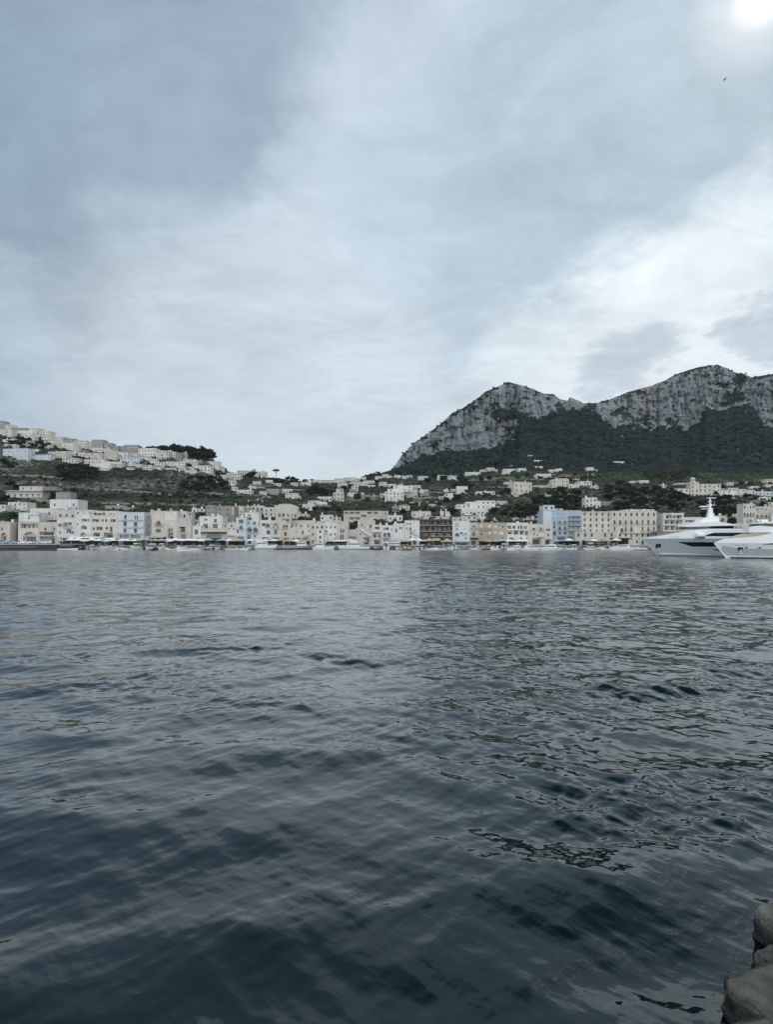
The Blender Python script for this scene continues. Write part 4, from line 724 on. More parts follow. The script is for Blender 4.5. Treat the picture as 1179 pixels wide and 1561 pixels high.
# colonnaded terrace house high above the pier end
house(9, 63, 748, 761, 'beige', rows=1, cols=11, wh=(1.9, 2.6), drop=0, balc=None, words=None, frame='white', feats=[('can', 8, 64, 748.5, 1.6), ('can', 9, 66, 758.5, 2.0)], wings=[(25, 61, 741, 3.0, 'beige'), (63, 84, 742.5, 1.0, 'stone'), (84, 107, 750.5, .5, 'grey')], label='long colonnaded house of two glazed storeys below the dark trees'); lm(3, 50, 'the colonnaded house')
S2 = [(12, 40, 766, 779, 'white', {}), (-30, 8, 770, 784, 'cream', {}), (292, 300, 775, 781, 'white', {}), (297, 311, 776, 781, 'white', {}), (357, 371, 772, 789, 'cream', dict(rows=3)), (371, 384, 772.5, 786, 'beige', {}), (383.5, 402, 771.5, 786, 'cream', dict(balc=(1,))), (402.5, 424, 774, 788, 'white', {}),
      (461, 480, 769, 778, 'pale blue', {}), (470, 489, 763.5, 769, 'cream', dict(roof='grey')), (488.5, 507.5, 785.5, 794, 'white', dict(drop=.6)), (507, 520, 789, 795, 'cream', {}), (628, 657, 780, 790, 'cream', {}), (672, 677, 780, 788, 'white', {}), (679.5, 687, 780, 788, 'white', {}), (609, 625, 771, 778, 'cream', dict(roof='tile')),
      (598, 610, 772, 783, 'grey', dict(drop=0)), (592, 614, 786, 795, 'white', {}), (640, 690, 787.5, 793, 'beige', dict(roof='grey')), (803, 829, 784, 791.5, 'cream', dict(cols=3, rows=1, drop=0)), (798, 828, 791, 797, 'beige', dict(rows=1)), (750, 759, 793, 798, 'white', {}), (784, 791, 790, 795, 'white', {}), (704, 728, 787, 798, 'cream', dict(drop=.5)), (728.5, 741.5, 788, 797, 'white', dict(cols=2, rows=1, shut='white')),
      (690, 706, 789, 797, 'beige', {}), (917, 936, 765, 771, 'stone', dict(roof='pale', drop=0)), (1108, 1126, 784, 792, 'beige', {}), (160, 190, 771, 776, 'grey', dict(rows=1, depth=4)), (188, 209, 774, 779, 'grey', dict(rows=1)), (430, 470, 784, 793, 'beige', dict(rows=1)), (341, 356, 786, 792, 'cream', dict(rows=1))]
for a, b, t, p, c, k in S2: H2(a, b, t, p, c, **k)
house(420, 452, 773, 795, 'cream', cols=1, rows=1, drop=1, roof='vault', feats=[('a', 424, 428, 783, 788), ('a', 430, 434, 783, 788), ('l', 436, 447, 784, 788), ('d', 449, 451.5, 783, 790)], wings=[(444, 455, 780, 1.5)], label='big cream house with a bulging roof and a row of dark arches'); lm(3, 437, 'the bulging-roofed house')
house(524, 583, 779, 797, 'beige', cols=1, rows=1, drop=1, roof='grey', feats=[('l', 525.5, 531, 780.5, 783.5), ('l', 533, 540, 780.5, 783.5), ('l', 542, 549, 780.5, 783.5), ('l', 560, 567, 780.5, 783.5), ('l', 570, 576.5, 780.5, 783.5), ('l', 551, 558.5, 785, 788), ('l', 533, 540, 788.5, 792), ('l', 542, 549, 788.5, 792)], wings=[(583.5, 592, 779.5, .4)], label='long beige block with two rows of wide dark openings'); lm(3, 557, 'the long beige block')
house(704, 745, 776, 787, 'white', cols=7, rows=1, wings=[(697, 712, 769, 2), (712, 728, 765, 3), (728, 757, 763, 3.5), (745, 763, 772, 1)], label='large white villa stepping up the slope in flat-roofed terraces'); lm(3, 728, 'the stepped white villa')
house(893, 911, 759, 774, 'white', cols=3, rows=2, drop=0, frame='dark', wings=[(910, 917, 764, .8)], label='cube-shaped white villa alone among dark trees behind the plain hotel'); lm(3, 905, 'the cube villa')
lm(3, 1160, 'the end apartment block')
# slopes, middle of the picture
house(508, 524, 751, 764, 'beige', cols=3, rows=2, drop=0, frame='dark', wings=[(512, 523, 745, 2.0)], label='tower-like beige villa below the thin cypress'); lm(2, 516, 'the tower-like villa')
house(587, 616, 750, 765, 'white', cols=5, rows=3, wings=[(591, 622, 745, 3), (600, 630, 739.5, 6), (587, 600, 758, -1)], label='white terraced estate of stacked cubes'); lm(2, 603, 'the stacked white estate')
house(697, 713.5, 741.5, 754, 'white', cols=1, rows=1, drop=1, feats=[('l', 699, 705, 743, 746.5), ('l', 706, 712, 743, 746.5), ('l', 699, 704, 748.5, 752.5), ('l', 706, 712, 748.5, 752.5)], label='white two-storey house with four open loggias against dark trees'); lm(2, 705, 'the four-loggia house')
house(782, 814, 735, 752, 'yellow', yaw=.35, cols=4, rows=2, drop=.2, frame='dark', wings=[(780, 806, 746, -2.0, 'cream')], label='big cream-yellow house set at an angle above the wood'); lm(2, 798, 'the angled yellow house')
house(842.5, 868, 731, 743, 'yellow', cols=4, rows=2, drop=.1, wings=[(850, 867, 729.5, 1.5)], frame='dark', label='yellow villa with a square end tower above the dark wood'); lm(2, 855, 'the yellow villa')
# the villa with a lantern tower
vr = house(1065.5, 1100, 738, 757, 'cream', cols=5, rows=3, drop=0, shut='grey', shutp=0, frame='dark', wings=[(1027.5, 1053, 745, 1.0, 'white'), (1037, 1052, 736, 4.0, 'white'), (1100.5, 1126, 748, .5, 'white'), (1053.2, 1065.3, 735, -1.0, 'cream')], label='cream villa with an eight-sided lantern tower on the wooded hill', name='villa', cat='villa'); lm(2, 1060, 'the lantern-tower villa')
vY = vr.location.y; vs = vY / F
b = MB(); r0 = 3.6 * vs; cx_ = (1059.3 - 1082.75) * vs; cyv = 2.4; zt = (757 - 735) * vs + .3; n = 8
for i in range(n):
    a0, a1 = 2 * pi * i / n + pi / 8, 2 * pi * (i + 1) / n + pi / 8
    p = [(cx_ + r0 * cos(t), cyv + r0 * sin(t)) for t in (a0, a1)]
    b.poly([(*p[0], zt), (*p[1], zt), (*p[1], zt + 5.2 * vs), (*p[0], zt + 5.2 * vs)], wallm('cream'))
b.build('lantern', vr)
b = MB()
for i in range(n):
    a0, a1 = 2 * pi * i / n + pi / 8, 2 * pi * (i + 1) / n + pi / 8
    p = [(cx_ + r0 * 1.2 * cos(t), cyv + r0 * 1.2 * sin(t)) for t in (a0, a1)]
    b.poly([(*p[0], zt + 5.2 * vs), (*p[1], zt + 5.2 * vs), (cx_, cyv, zt + 7.6 * vs)], wallm('white')); b.poly([(*p[1], zt + 5.2 * vs), (*p[0], zt + 5.2 * vs), (cx_, cyv, zt + 5.2 * vs)], wallm('white'))
b.build('lantern_roof', vr)
for i in range(n):
    a = 2 * pi * i / n + pi / 4
    if sin(a) < .2: link('window', win_mesh(.9, 2.2, 'white', 'full'), vr, (cx_ + r0 * .95 * cos(a), cyv + r0 * .95 * sin(a), zt + .5), a + pi / 2)
SL = [(345, 366, 721, 731, 'cream', {}), (362, 379, 717.5, 724, 'cream', {}), (383, 405, 719, 726, 'cream', dict(wings=[(384, 388, 715.5, 1.0, 'grey')])), (390, 399, 723, 728, 'white', {}), (340, 357, 731.5, 735, 'white', {}), (335, 357, 734.5, 739, 'white', {}), (332, 344, 724, 729, 'white', {}), (405, 416, 732, 737.5, 'white', {}), (418, 428, 737, 741, 'white', {}), (443, 454, 736, 741, 'cream', {}), (458, 473, 735.5, 741, 'white', {}), (361, 383, 747, 753, 'white', dict(rows=1, cols=4)), (395, 406, 749, 754.5, 'beige', {}), (406, 425, 745.5, 755, 'grey', dict(roof='grey', drop=.5)), (430, 445, 746, 752, 'white', {}), (435, 454, 752, 761, 'cream', dict(wings=[(453, 458, 757, .4)])), (378, 400, 763, 766, 'white', dict(rows=1, depth=4)), (400, 412, 757, 761, 'grey', {}),
      (485, 506, 757.5, 764.5, 'white', dict(rows=1, cols=5, drop=0, roof='pale')), (483, 498, 765.5, 770, 'white', dict(rows=1)), (530, 555, 751.5, 757.5, 'white', dict(rows=1, cols=6, drop=0)), (540, 547, 757, 760, 'white', {}), (533, 543, 746, 751, 'grey', {}),
      (462, 470, 731, 736, 'grey', {}), (473, 486, 731.5, 736, 'pale blue', {}), (488, 511, 732, 738, 'beige', {}), (510, 526, 729.5, 737, 'cream', {}), (525, 542, 728, 735, 'cream', {}), (541, 553, 729.5, 735, 'beige', {}), (545, 560, 735.5, 740.5, 'pale blue', {}), (551, 558, 728, 732, 'white', {}), (554, 572, 733, 738, 'pale blue', {}), (560, 572, 739.5, 743.5, 'white', {}), (578, 590, 735, 743, 'cream', {}), (572, 583, 726, 731, 'white', dict(roof='grey')), (583, 593, 723, 729, 'cream', {}), (515, 530, 736.5, 741.5, 'cream', {}), (532, 549, 736, 741, 'pale blue', {}), (514, 521, 740, 745, 'cream', {}), (590, 598, 726, 730, 'white', {}), (591, 604, 738, 743, 'white', {}), (536, 546, 741, 749, 'cream', {}),
      (601, 611, 724.5, 730, 'white', {}), (612, 620, 726, 730, 'pale blue', {}), (619.5, 629, 725, 728.5, 'white', {}), (638, 653, 726, 732.5, 'cream', {}), (667.5, 682, 724.5, 733, 'cream', {}), (682, 698, 725.5, 732, 'cream', {}), (710, 733, 720, 725, 'white', dict(rows=1, cols=6, drop=0)), (733, 747, 716, 721, 'white', {}), (745, 759, 715.5, 721, 'cream', dict(wings=[(743, 755, 713, 2)])), (767, 778, 718.5, 723, 'white', {}), (768, 787, 715, 719.5, 'white', {}), (779, 785, 709.5, 714, 'white', {}), (790, 803, 714, 719, 'pale blue', {}), (806, 828, 711, 716, 'white', dict(rows=1)), (815, 828, 701.5, 708, 'white', {}), (818, 829, 708, 711.5, 'white', {}), (806, 815, 694, 699, 'white', {}), (818, 841, 722.5, 729, 'white', dict(rows=1)), (838, 848, 716, 720.5, 'cream', {}), (848, 858, 714.5, 720, 'white', {}), (895.5, 906, 712.5, 719, 'white', dict(wings=[(905, 912, 716, .5)])), (896, 906, 722.5, 726.5, 'cream', {}), (934, 953, 703.5, 709, 'white', dict(rows=1)), (959, 966, 707, 709, 'pale blue', dict(rows=1)), (993, 1002, 701.5, 704, 'pale blue', dict(rows=1)),
      (868, 884, 738, 745, 'cream', {}), (882, 903, 734, 742, 'white', {}), (902, 913, 741, 745, 'white', {}), (962, 970, 733.5, 738, 'white', {}), (976, 990, 732.5, 737, 'white', {}), (1008, 1017, 739.5, 744, 'cream', {}), (870, 884, 730, 732.5, 'cream', dict(rows=1)), (814, 842, 740, 744.5, 'beige', dict(rows=1)), (770, 784, 735, 739.5, 'white', {}), (727, 755, 749.5, 754.5, 'white', dict(rows=1, cols=5)), (757, 774, 764, 771, 'beige', {}), (679, 699, 752.5, 762, 'white', dict(drop=.8)), (670, 680, 757, 762, 'white', {}), (677, 684, 746.5, 751, 'white', {}), (688, 697, 746, 751, 'white', {}), (616, 637, 746, 760, 'cream', dict(cols=4, rows=2)), (640, 653, 747, 752, 'white', {}), (641, 654, 752, 756.5, 'grey', {}), (626, 642, 740, 745, 'cream', {}), (625, 641, 766, 771, 'cream', dict(rows=1)), (654, 668, 769, 771.5, 'white', dict(rows=1)),
      (1111, 1127, 744, 750, 'cream', {}), (1127, 1138, 746, 757, 'cream', {}), (1139, 1152, 747, 756, 'cream', {}), (1152, 1179, 749.5, 756, 'pale blue', {}), (1167, 1190, 730.5, 737, 'beige', {}), (1170, 1192, 739, 742.5, 'white', {}), (1106, 1118, 752, 756, 'white', {}), (1120, 1130, 754, 758, 'white', {}), (1106, 1121, 759, 765, 'beige', dict(drop=.8)), (1158, 1176, 758, 763, 'white', {}), (1172, 1190, 766, 771, 'cream', {}), (1147, 1168, 763, 768, 'stone', dict(drop=.9)), (1130, 1140, 734.5, 736.5, 'white', {})]
for a, b_, t, p, c, k in SL: H2(a, b_, t, p, c, **k)
# the hilltop town
house(139.5, 158, 670.5, 684, 'grey', cols=5, rows=3, label='tall grey stone block on the skyline of the hilltop town'); lm(1, 149, 'the tall grey block')
house(267.5, 277, 690.5, 702, 'stone', cols=1, rows=1, drop=1, xtra=False, name='stone_tower', cat='tower', depth=7, label='squat dark stone tower at the wooded end of the hilltop town'); lm(1, 272, 'the stone tower')
house(2, 44, 684, 698.5, 'pale blue', cols=6, rows=2, yaw=-.12, label='long pale-blue house low on the hilltop town'); lm(1, 23, 'the long pale-blue house')
house(209.5, 238, 683.5, 696, 'white', yaw=-.15, cols=6, rows=2, drop=0, label='white apartment row below the dome-shaped pines'); lm(1, 224, 'the white apartment row')
lm(1, 297, 'the radio mast'); lm(1, 338, 'the bare bluff')
UP = [(-24, 4, 642, 654, 'grey', {}), (4, 17, 647.5, 655, 'cream', {}), (-10, 15, 654.5, 665, 'cream', dict(cols=2)), (17, 40, 652.5, 659, 'taupe', {}), (23, 48, 656.5, 665, 'white', dict(rows=1, cols=4, drop=0)), (30, 49, 664, 671, 'white', {}), (44, 58, 653, 667, 'peach', {}), (58, 75, 657.5, 669, 'peach', {}), (49, 62, 661, 671, 'cream', {}), (60, 74, 666, 672, 'white', {}), (79, 98, 666, 674, 'beige', {}), (97, 112, 669, 678, 'taupe', {}), (75, 94, 670, 677, 'peach', {}), (93, 112, 675, 686, 'white', {}), (66, 78, 673, 678, 'white', {}), (78, 92, 676, 682, 'cream', {}), (111, 119, 680, 690, 'peach', {}), (114, 130, 671.5, 683, 'yellow', {}), (130, 139, 674, 684, 'peach', {}), (96, 106, 688, 693, 'cream', {}), (107, 117, 689.5, 695, 'white', {}), (117, 128, 690, 696, 'white', {}), (120, 131, 686, 690, 'stone', {}),
      (44, 75, 693, 702, 'pale blue', dict(roof='slate', yaw=-.1)), (73, 99, 688.5, 698, 'cream', dict(yaw=-.15)), (96, 116, 698.5, 706, 'cream', {}), (158, 170, 675.5, 685, 'taupe', {}), (170, 182, 680, 690, 'grey', {}), (181.5, 191, 680.5, 690, 'taupe', {}), (191, 209, 678.5, 693, 'taupe', dict(cols=4)), (238.5, 256, 687.5, 700, 'cream', dict(yaw=-.12)), (256, 267, 689, 699.5, 'white', dict(cols=3, rows=3, drop=0)), (277.5, 283, 690.5, 702, 'cream', {}), (141, 156, 683.5, 689, 'white', {}), (158, 168, 684.5, 691, 'cream', {}), (168, 180, 688, 693, 'peach', {}), (131, 153, 690.5, 700, 'beige', dict(drop=.6)), (153, 176, 691, 701, 'beige', dict(drop=.5)), (130, 157, 700.5, 708, 'cream', dict(rows=1)), (156, 183, 704, 712, 'cream', dict(rows=1)), (139, 166, 706, 714, 'white', dict(rows=1)), (152, 164, 713, 717.5, 'white', {}), (180, 193, 690, 699, 'white', dict(cols=2, rows=3)), (185, 211, 697.5, 706, 'pale blue', {}), (193, 210, 691, 697, 'cream', {}), (195, 206, 706.5, 711, 'white', {}), (210, 228, 697, 704, 'pale blue', {}), (228, 238, 700.5, 709, 'white', {}), (237, 249, 705, 711.5, 'cream', {}), (218, 230, 709, 717, 'cream', {}), (230, 243, 712, 716.5, 'white', {}), (251, 279, 704, 712, 'cream', dict(cols=7, rows=2, drop=0)), (280, 297, 700.5, 711, 'cream', {}), (295.5, 319, 710, 719.5, 'white', dict(cols=5, rows=2, drop=0)), (313, 332, 703.5, 710.5, 'white', {}), (325, 338, 711, 716.5, 'white', {}), (270, 280, 713, 720, 'cream', {}), (277, 298, 717, 722.5, 'cream', dict(drop=.7)), (252, 269, 713.5, 718, 'beige', dict(drop=.8)), (278, 288, 685.5, 689, 'white', dict(rows=1))]
for a, b_, t, p, c, k in UP: w = (b_ - a) * .08; H2(a - w, b_ + w, t, p, c, **k)
rf_ = random.Random(31); boxes = [(a, b_, t, p) for a, b_, t, p, c, k in UP + SL + S2]; nfill = 0; tries = 0
while nfill < 34 and tries < 4000:      # smaller houses that fill the gaps
    tries += 1
    if nfill < 20: x = rf_.uniform(4, 330); y = np.interp(x, [0, 60, 120, 200, 300, 330], [668, 676, 690, 698, 708, 718]) + rf_.uniform(-4, 20)
    else: x = rf_.choice([rf_.uniform(350, 600), rf_.uniform(600, 850), rf_.uniform(1100, 1175)]); y = rf_.uniform(731, 764)
    w = rf_.uniform(7, 14); h = rf_.uniform(3.5, 6.5)
    if any(x - w / 2 < q[1] + .5 and x + w / 2 > q[0] - .5 and y - h < q[3] + .6 and y > q[2] - .6 for q in boxes) or 895 > x > 850: continue
    boxes.append((x - w / 2, x + w / 2, y - h, y)); nfill += 1
    house(x - w / 2, x + w / 2, y - h, y, rf_.choice(['white', 'cream', 'cream', 'beige', 'white', 'peach', 'taupe']), yaw=rf_.uniform(-.25, .25))
# stone arches of the old retaining wall beside the moored yacht
b = MB(); Yw = Q - 3; facade(b, (1040 - 1002) / F * Yw, -1.0, (GF - 811) / F * Yw, [(-6.2, -3.2, .2, 4.6, 'a'), (-1.5, 1.5, .2, 4.6, 'a'), (3.2, 6.0, .2, 4.6, 'a')], paint('arch_stone', (.2, .185, .165), .9, .25, .6, .2, bump=.05))
W_ = (1040 - 1002) / F * Yw; hh = (GF - 811) / F * Yw
b.box(-W_ / 2, W_ / 2, 0.004, 6, hh, hh + .4, paint('arch_stone', (.2, .185, .165))); b.box(-W_ / 2, W_ / 2, 2.0, 6, -1, hh - .004, paint('arch_stone', (.2, .185, .165)))
o = b.build('retaining_wall', None, (WX(1021, Yw), Yw, WZ(GF, Yw))); o['kind'] = 'thing'; tag(o, 'old stone retaining wall with three arches behind the big yacht', 'wall')
# ---------------------------------------------------------------- quay
STONE = paint('quay_stone', (.24, .23, .21), .9, .25, .5, .15, bump=.04); WETSTONE = paint('wet_stone', (.03, .034, .034), .5, .4, .8, bump=.05); PALESTONE = paint('kerb_stone', (.42, .41, .38), .85, .15, .6)
QT = WZ(GF, Q)
b = MB(); b.box(WX(-420, 262), WX(1500, 262), 262, 320, -2, QT, STONE); b.box(WX(-420, 262), WX(1500, 262), 261.8, 262.6, QT + .004, QT + .22, PALESTONE)
b.box(WX(-420, 262), WX(1500, 262), 261.7, 261.995, -2, .55, WETSTONE); b.build('quay')['kind'] = 'structure'
b = MB(); b.box(WX(-420, 240), WX(86, 240), 240, 261.6, -2, 2.6, WETSTONE); b.box(WX(-420, 240), WX(86, 240), 239.7, 261.6, 2.604, 2.95, PALESTONE)
b.box(WX(-420, 240), WX(88, 240), 239.2, 239.96, -2, 1.5, WETSTONE); b.box(WX(-420, 240), WX(55, 240), 239.1, 239.9, 1.504, 1.66, PALESTONE); b.build('pier')['kind'] = 'structure'
PT = 2.95
# ---------------------------------------------------------------- boats
HW = paint('hull_white', (.78, .78, .77), .35, .05, spec=.5); HN = paint('hull_navy', (.02, .035, .07), .35, .1, spec=.5); HB = paint('hull_blue', (.16, .3, .45), .4, .1, spec=.5); HG = paint('hull_grey', (.33, .37, .4), .4, .06, spec=.5); WOOD = paint('boat_wood', (.2, .11, .055), .5, .25, 2.0, spec=.4); RUB = paint('rubber_grey', (.2, .21, .22), .7, .1); BLK = paint('rubber_black', (.02, .02, .022), .6, .1); TEAK = paint('teak_deck', (.36, .27, .18), .7, .15, 1.5); DGL = paint('dark_glass', (.006, .008, .01), .08, .1, spec=.7); STEEL = paint('steel_rail', (.55, .56, .57), .3, .05, metal=.8); SEATM = paint('boat_cushion', (.55, .5, .42), .8, .1); MOTOR = paint('motor_cowl', (.04, .042, .046), .35, .1, spec=.5)
def hull(L, B, fb, m, m2=None, deck=None, open_=True, bowh=1.35, n=12, boot=None, rake=.1):
    """boat hull, bow towards +x, waterline at z = 0"""
    b = MB(); R = []
    for i in range(n + 1):
        t = i / n; w = B / 2 * min(1, (1 - t) ** .62 * 1.22) * (.9 + .1 * min(1, t * 5)); w = max(w, .015)
        zs = fb * (1 + (bowh - 1) * t ** 2); x = -L / 2 + L * t; xr = rake * L * t ** 3
        R.append([(x - xr, w * .05, -.35), (x - xr * .6, w * .72, -.06), (x - xr * .35, w * .88, zs * .35), (x, w, zs)])
    for i in range(n):
        for j in range(3):
            mm = (boot or m2 or m) if j == 0 else m
            if j == 1 and m2: mm = m2
            for s in (1, -1):
                q = [(p[0], s * p[1], p[2]) for p in (R[i][j], R[i + 1][j], R[i + 1][j + 1], R[i][j + 1])]
                b.poly(q if s < 0 else q[::-1], mm, True)
    b.poly([(p[0], -p[1], p[2]) for p in R[0]] + [(p[0], p[1], p[2]) for p in R[0][::-1]], m)
    h = b; d = MB(); dm = deck or TEAK
    for i in range(n):
        a, c = R[i][3], R[i + 1][3]; za, zc = (.38 * a[2] + .08, .38 * c[2] + .08) if open_ else (a[2] - .06, c[2] - .06)
        k = .86 if open_ else .97
        d.poly([(a[0], -a[1] * k, za), (c[0], -c[1] * k, zc), (c[0], c[1] * k, zc), (a[0], a[1] * k, za)], dm)
        if open_:
            for s in (1, -1):
                q = [(a[0], s * a[1] * k, za), (c[0], s * c[1] * k, zc), (c[0], s * c[1], c[2]), (a[0], s * a[1], a[2])]; d.poly(q if s > 0 else q[::-1], HW)
    return h, d
def outboard(parent, x, z):
    b = MB(); b.box(x - .35, x, -.2, .2, z, z + .55, MOTOR); b.box(x - .25, x - .08, -.08, .08, z - .9, z, MOTOR); b.build('outboard_motor', parent)
def bimini(parent, x0, x1, w, z, m):
    b = MB(); n = 6
    for i in range(n):
        t0, t1 = i / n, (i + 1) / n; f = lambda t: z + .22 * sin(pi * t)
        for s in (0, .05): b.poly([(x0 + (x1 - x0) * t0, -w, f(t0) - s), (x0 + (x1 - x0) * t1, -w, f(t1) - s), (x0 + (x1 - x0) * t1, w, f(t1) - s), (x0 + (x1 - x0) * t0, w, f(t0) - s)], m)
    for x in (x0, x1):
        for s in (-1, 1): b.tube((x, s * w, .5), (x, s * w, z), .025, .025, STEEL, 4)
    b.build('bimini', parent)
def p_motor(hm, cm, name='motorboat', stripe=None):
    r = empty(name, (0, 0, -50)); h, d = hull(6, 2.2, .85, hm, boot=HN, m2=stripe); h.build('hull', r); d.build('deck', r)
    b = MB(); b.box(-.4, .5, -.4, .4, .35, 1.15, HW); b.build('console', r); b = MB(); b.poly([(.5, -.4, 1.1), (.5, .4, 1.1), (.25, .36, 1.6), (.25, -.36, 1.6)], DGL); b.box(.2, .28, -.38, .38, 1.58, 1.63, STEEL); b.build('windscreen', r)
    b = MB(); b.box(-2.2, -1.4, -.8, .8, .35, .75, SEATM); b.box(-1.45, -1.3, -.8, .8, .75, 1.1, SEATM); b.build('seat', r)
    if cm: bimini(r, -1.7, .7, .9, 2.0, cm)
    outboard(r, -3.0, .7); return r
def p_gozzo(hm, cm, name='wooden_boat'):
    r = empty(name, (0, 0, -50)); h, d = hull(6.5, 2.3, .8, hm, boot=HN, bowh=1.7, rake=.03); h.build('hull', r); d.build('deck', r)
    b = MB(); b.box(-3.1, 3.0, -1.12, -1.02, .83, .93, WOOD); b.box(-3.1, 1.5, 1.02, 1.12, .83, .93, WOOD); b.build('gunwale', r); b = MB(); b.box(-.6, .7, -.5, .5, .35, 1.0, WOOD); b.build('engine_box', r)
    if cm:
        b = MB(); b.box(-2.6, 1.4, -1.05, 1.05, 2.05, 2.12, cm)
        for x in (-2.5, 1.3):
            for s in (-1, 1): b.tube((x, s, .8), (x, s, 2.06), .03, .03, WOOD, 4)
        b.build('awning', r)
    b = MB(); b.tube((3.0, 0, .9), (3.15, 0, 2.0), .05, .04, WOOD, 5); b.build('stem_post', r); return r
def p_cruiser(name='cabin_cruiser', fly=True):
    r = empty(name, (0, 0, -50)); h, d = hull(10, 3.2, 1.15, HW, boot=HN, open_=False, deck=HW); h.build('hull', r); d.build('deck', r)
    b = MB(); v = [(-3.2, -1.2, 1.05), (2.6, -.9, 1.2), (1.2, -.85, 2.25), (-2.9, -1.1, 2.35)]; v2 = [(x, -y, z) for x, y, z in v]
    b.mesh(v + v2, [(0, 1, 2, 3), (7, 6, 5, 4), (1, 5, 6, 2), (3, 2, 6, 7), (0, 3, 7, 4)], HW); cb = b.build('cabin', r)
    b = MB(); b.poly([(-2.4, -1.19, 1.55), (1.75, -.98, 1.6), (1.1, -.93, 2.05), (-2.4, -1.17, 2.05)], DGL); b.poly([(1.75, .98, 1.6), (-2.4, 1.19, 1.55), (-2.4, 1.17, 2.05), (1.1, .93, 2.05)], DGL); b.poly([(2.1, -.8, 1.62), (2.1, .8, 1.62), (1.35, .76, 2.2), (1.35, -.76, 2.2)], DGL); b.build('window', cb)
    if fly:
        b = MB(); b.box(-2.6, .4, -.95, .95, 2.42, 2.85, HW); b.poly([(.45, -.9, 2.8), (.45, .9, 2.8), (.1, .85, 3.2), (.1, -.85, 3.2)], DGL); b.build('flybridge', r)
        b = MB(); b.box(-2.8, -.6, -1.0, 1.0, 3.75, 3.83, HW); [b.tube((x, s * .9, 2.85), (x - .1, s * .95, 3.76), .04, .04, STEEL, 4) for x in (-2.5, -.8) for s in (-1, 1)]; b.tube((-1.8, 0, 3.83), (-1.9, 0, 4.7), .05, .03, HW, 5); b.build('hardtop', r)
    b = MB()
    for s in (-1, 1):
        p = [(1.0, s * 1.25, 1.2), (3.0, s * .85, 1.4), (4.7, s * .15, 1.65)]
        for i in range(2): b.tube((p[i][0], p[i][1], p[i][2] + .55), (p[i + 1][0], p[i + 1][1], p[i + 1][2] + .55), .025, .025, STEEL, 4)
        for q in p: b.tube(q, (q[0], q[1], q[2] + .55), .02, .02, STEEL, 4)
    b.build('bow_rail', r); return r
def p_rib(m, name='inflatable_boat'):
    r = empty(name, (0, 0, -50)); b = MB(); n = 10; P = []
    for i in range(n + 1):
        t = i / n; x = -2.6 + 5.0 * t; w = .95 * min(1, (1 - t) ** .5 * 1.25 + .02); P.append((x, w, .42 + .35 * t ** 2))
    for s in (-1, 1):
        for i in range(n): b.tube((P[i][0], s * P[i][1], P[i][2]), (P[i + 1][0], s * P[i + 1][1], P[i + 1][2]), .28, .28, m, 7)
    b.build('hull', r); b = MB(); b.poly([(-2.5, -.9, .3), (1.6, -.7, .3), (1.6, .7, .3), (-2.5, .9, .3)], HG); b.build('deck', r)
    b = MB(); b.box(-.5, .2, -.35, .35, .3, 1.2, HW); b.build('console', r); b = MB(); b.box(-1.6, -.9, -.5, .5, .3, .85, SEATM); b.build('seat', r); outboard(r, -2.6, .6); return r
def p_row(hm, name='rowing_boat'):
    r = empty(name, (0, 0, -50)); h, d = hull(4.2, 1.5, .55, hm, boot=hm, bowh=1.5); h.build('hull', r); d.build('deck', r)
    b = MB(); [b.box(x - .14, x + .14, -.62, .62, .38, .43, WOOD) for x in (-1.1, .2)]; b.build('bench', r); return r
def p_launch(name='launch'):
    r = empty(name, (0, 0, -50)); h, d = hull(9, 2.5, .75, HW, boot=HN, bowh=1.3); h.build('hull', r); d.build('deck', r)
    b = MB(); b.box(-3.6, 1.8, -1.1, 1.1, 2.0, 2.08, CLOTH['white']); [b.tube((x, s * 1.05, .6), (x, s * 1.05, 2.0), .03, .03, STEEL, 4) for x in (-3.5, -1, 1.7) for s in (-1, 1)]; b.build('awning', r)
    b = MB(); [b.box(x - .2, x + .2, -.9, .9, .4, .75, SEATM) for x in (-2.5, -1.2, .1, 1.2)]; b.build('seat', r); return r
PB = {'mw': (p_motor(HW, CLOTH['white']), 6, 'white motorboat with a white sunshade'), 'mb': (p_motor(HW, CLOTH['navy']), 6, 'white motorboat with a dark sunshade'), 'mo': (p_motor(HW, None), 6, 'open white motorboat'), 'mn': (p_motor(HN, CLOTH['white']), 6, 'navy motorboat with a white sunshade'), 'ml': (p_motor(HW, CLOTH['white'], stripe=HB), 6, 'blue-banded white motorboat'),
      'gw': (p_gozzo(HW, CLOTH['white']), 6.5, 'white wooden boat under an awning'), 'gb': (p_gozzo(HB, CLOTH['white']), 6.5, 'blue wooden boat under an awning'), 'gt': (p_gozzo(WOOD, CLOTH['tan']), 6.5, 'brown wooden boat under a tan awning'), 'go': (p_gozzo(HW, None), 6.5, 'open white wooden boat'),
      'cf': (p_cruiser(), 10, 'white flybridge motor cruiser'), 'cc': (p_cruiser(fly=False), 10, 'low white cabin cruiser'), 'rg': (p_rib(RUB), 5, 'grey inflatable boat'), 'rk': (p_rib(BLK), 5, 'black inflatable boat'), 'rb': (p_row(HB), 4.2, 'small blue rowing boat'), 'rw': (p_row(HW), 4.2, 'small white rowing boat'), 'la': (p_launch(), 9, 'long white launch under a flat awning')}
BOATCAT = {'m': 'motorboat', 'g': 'wooden boat', 'c': 'cruiser', 'r': 'small boat', 'l': 'launch'}
used = set()
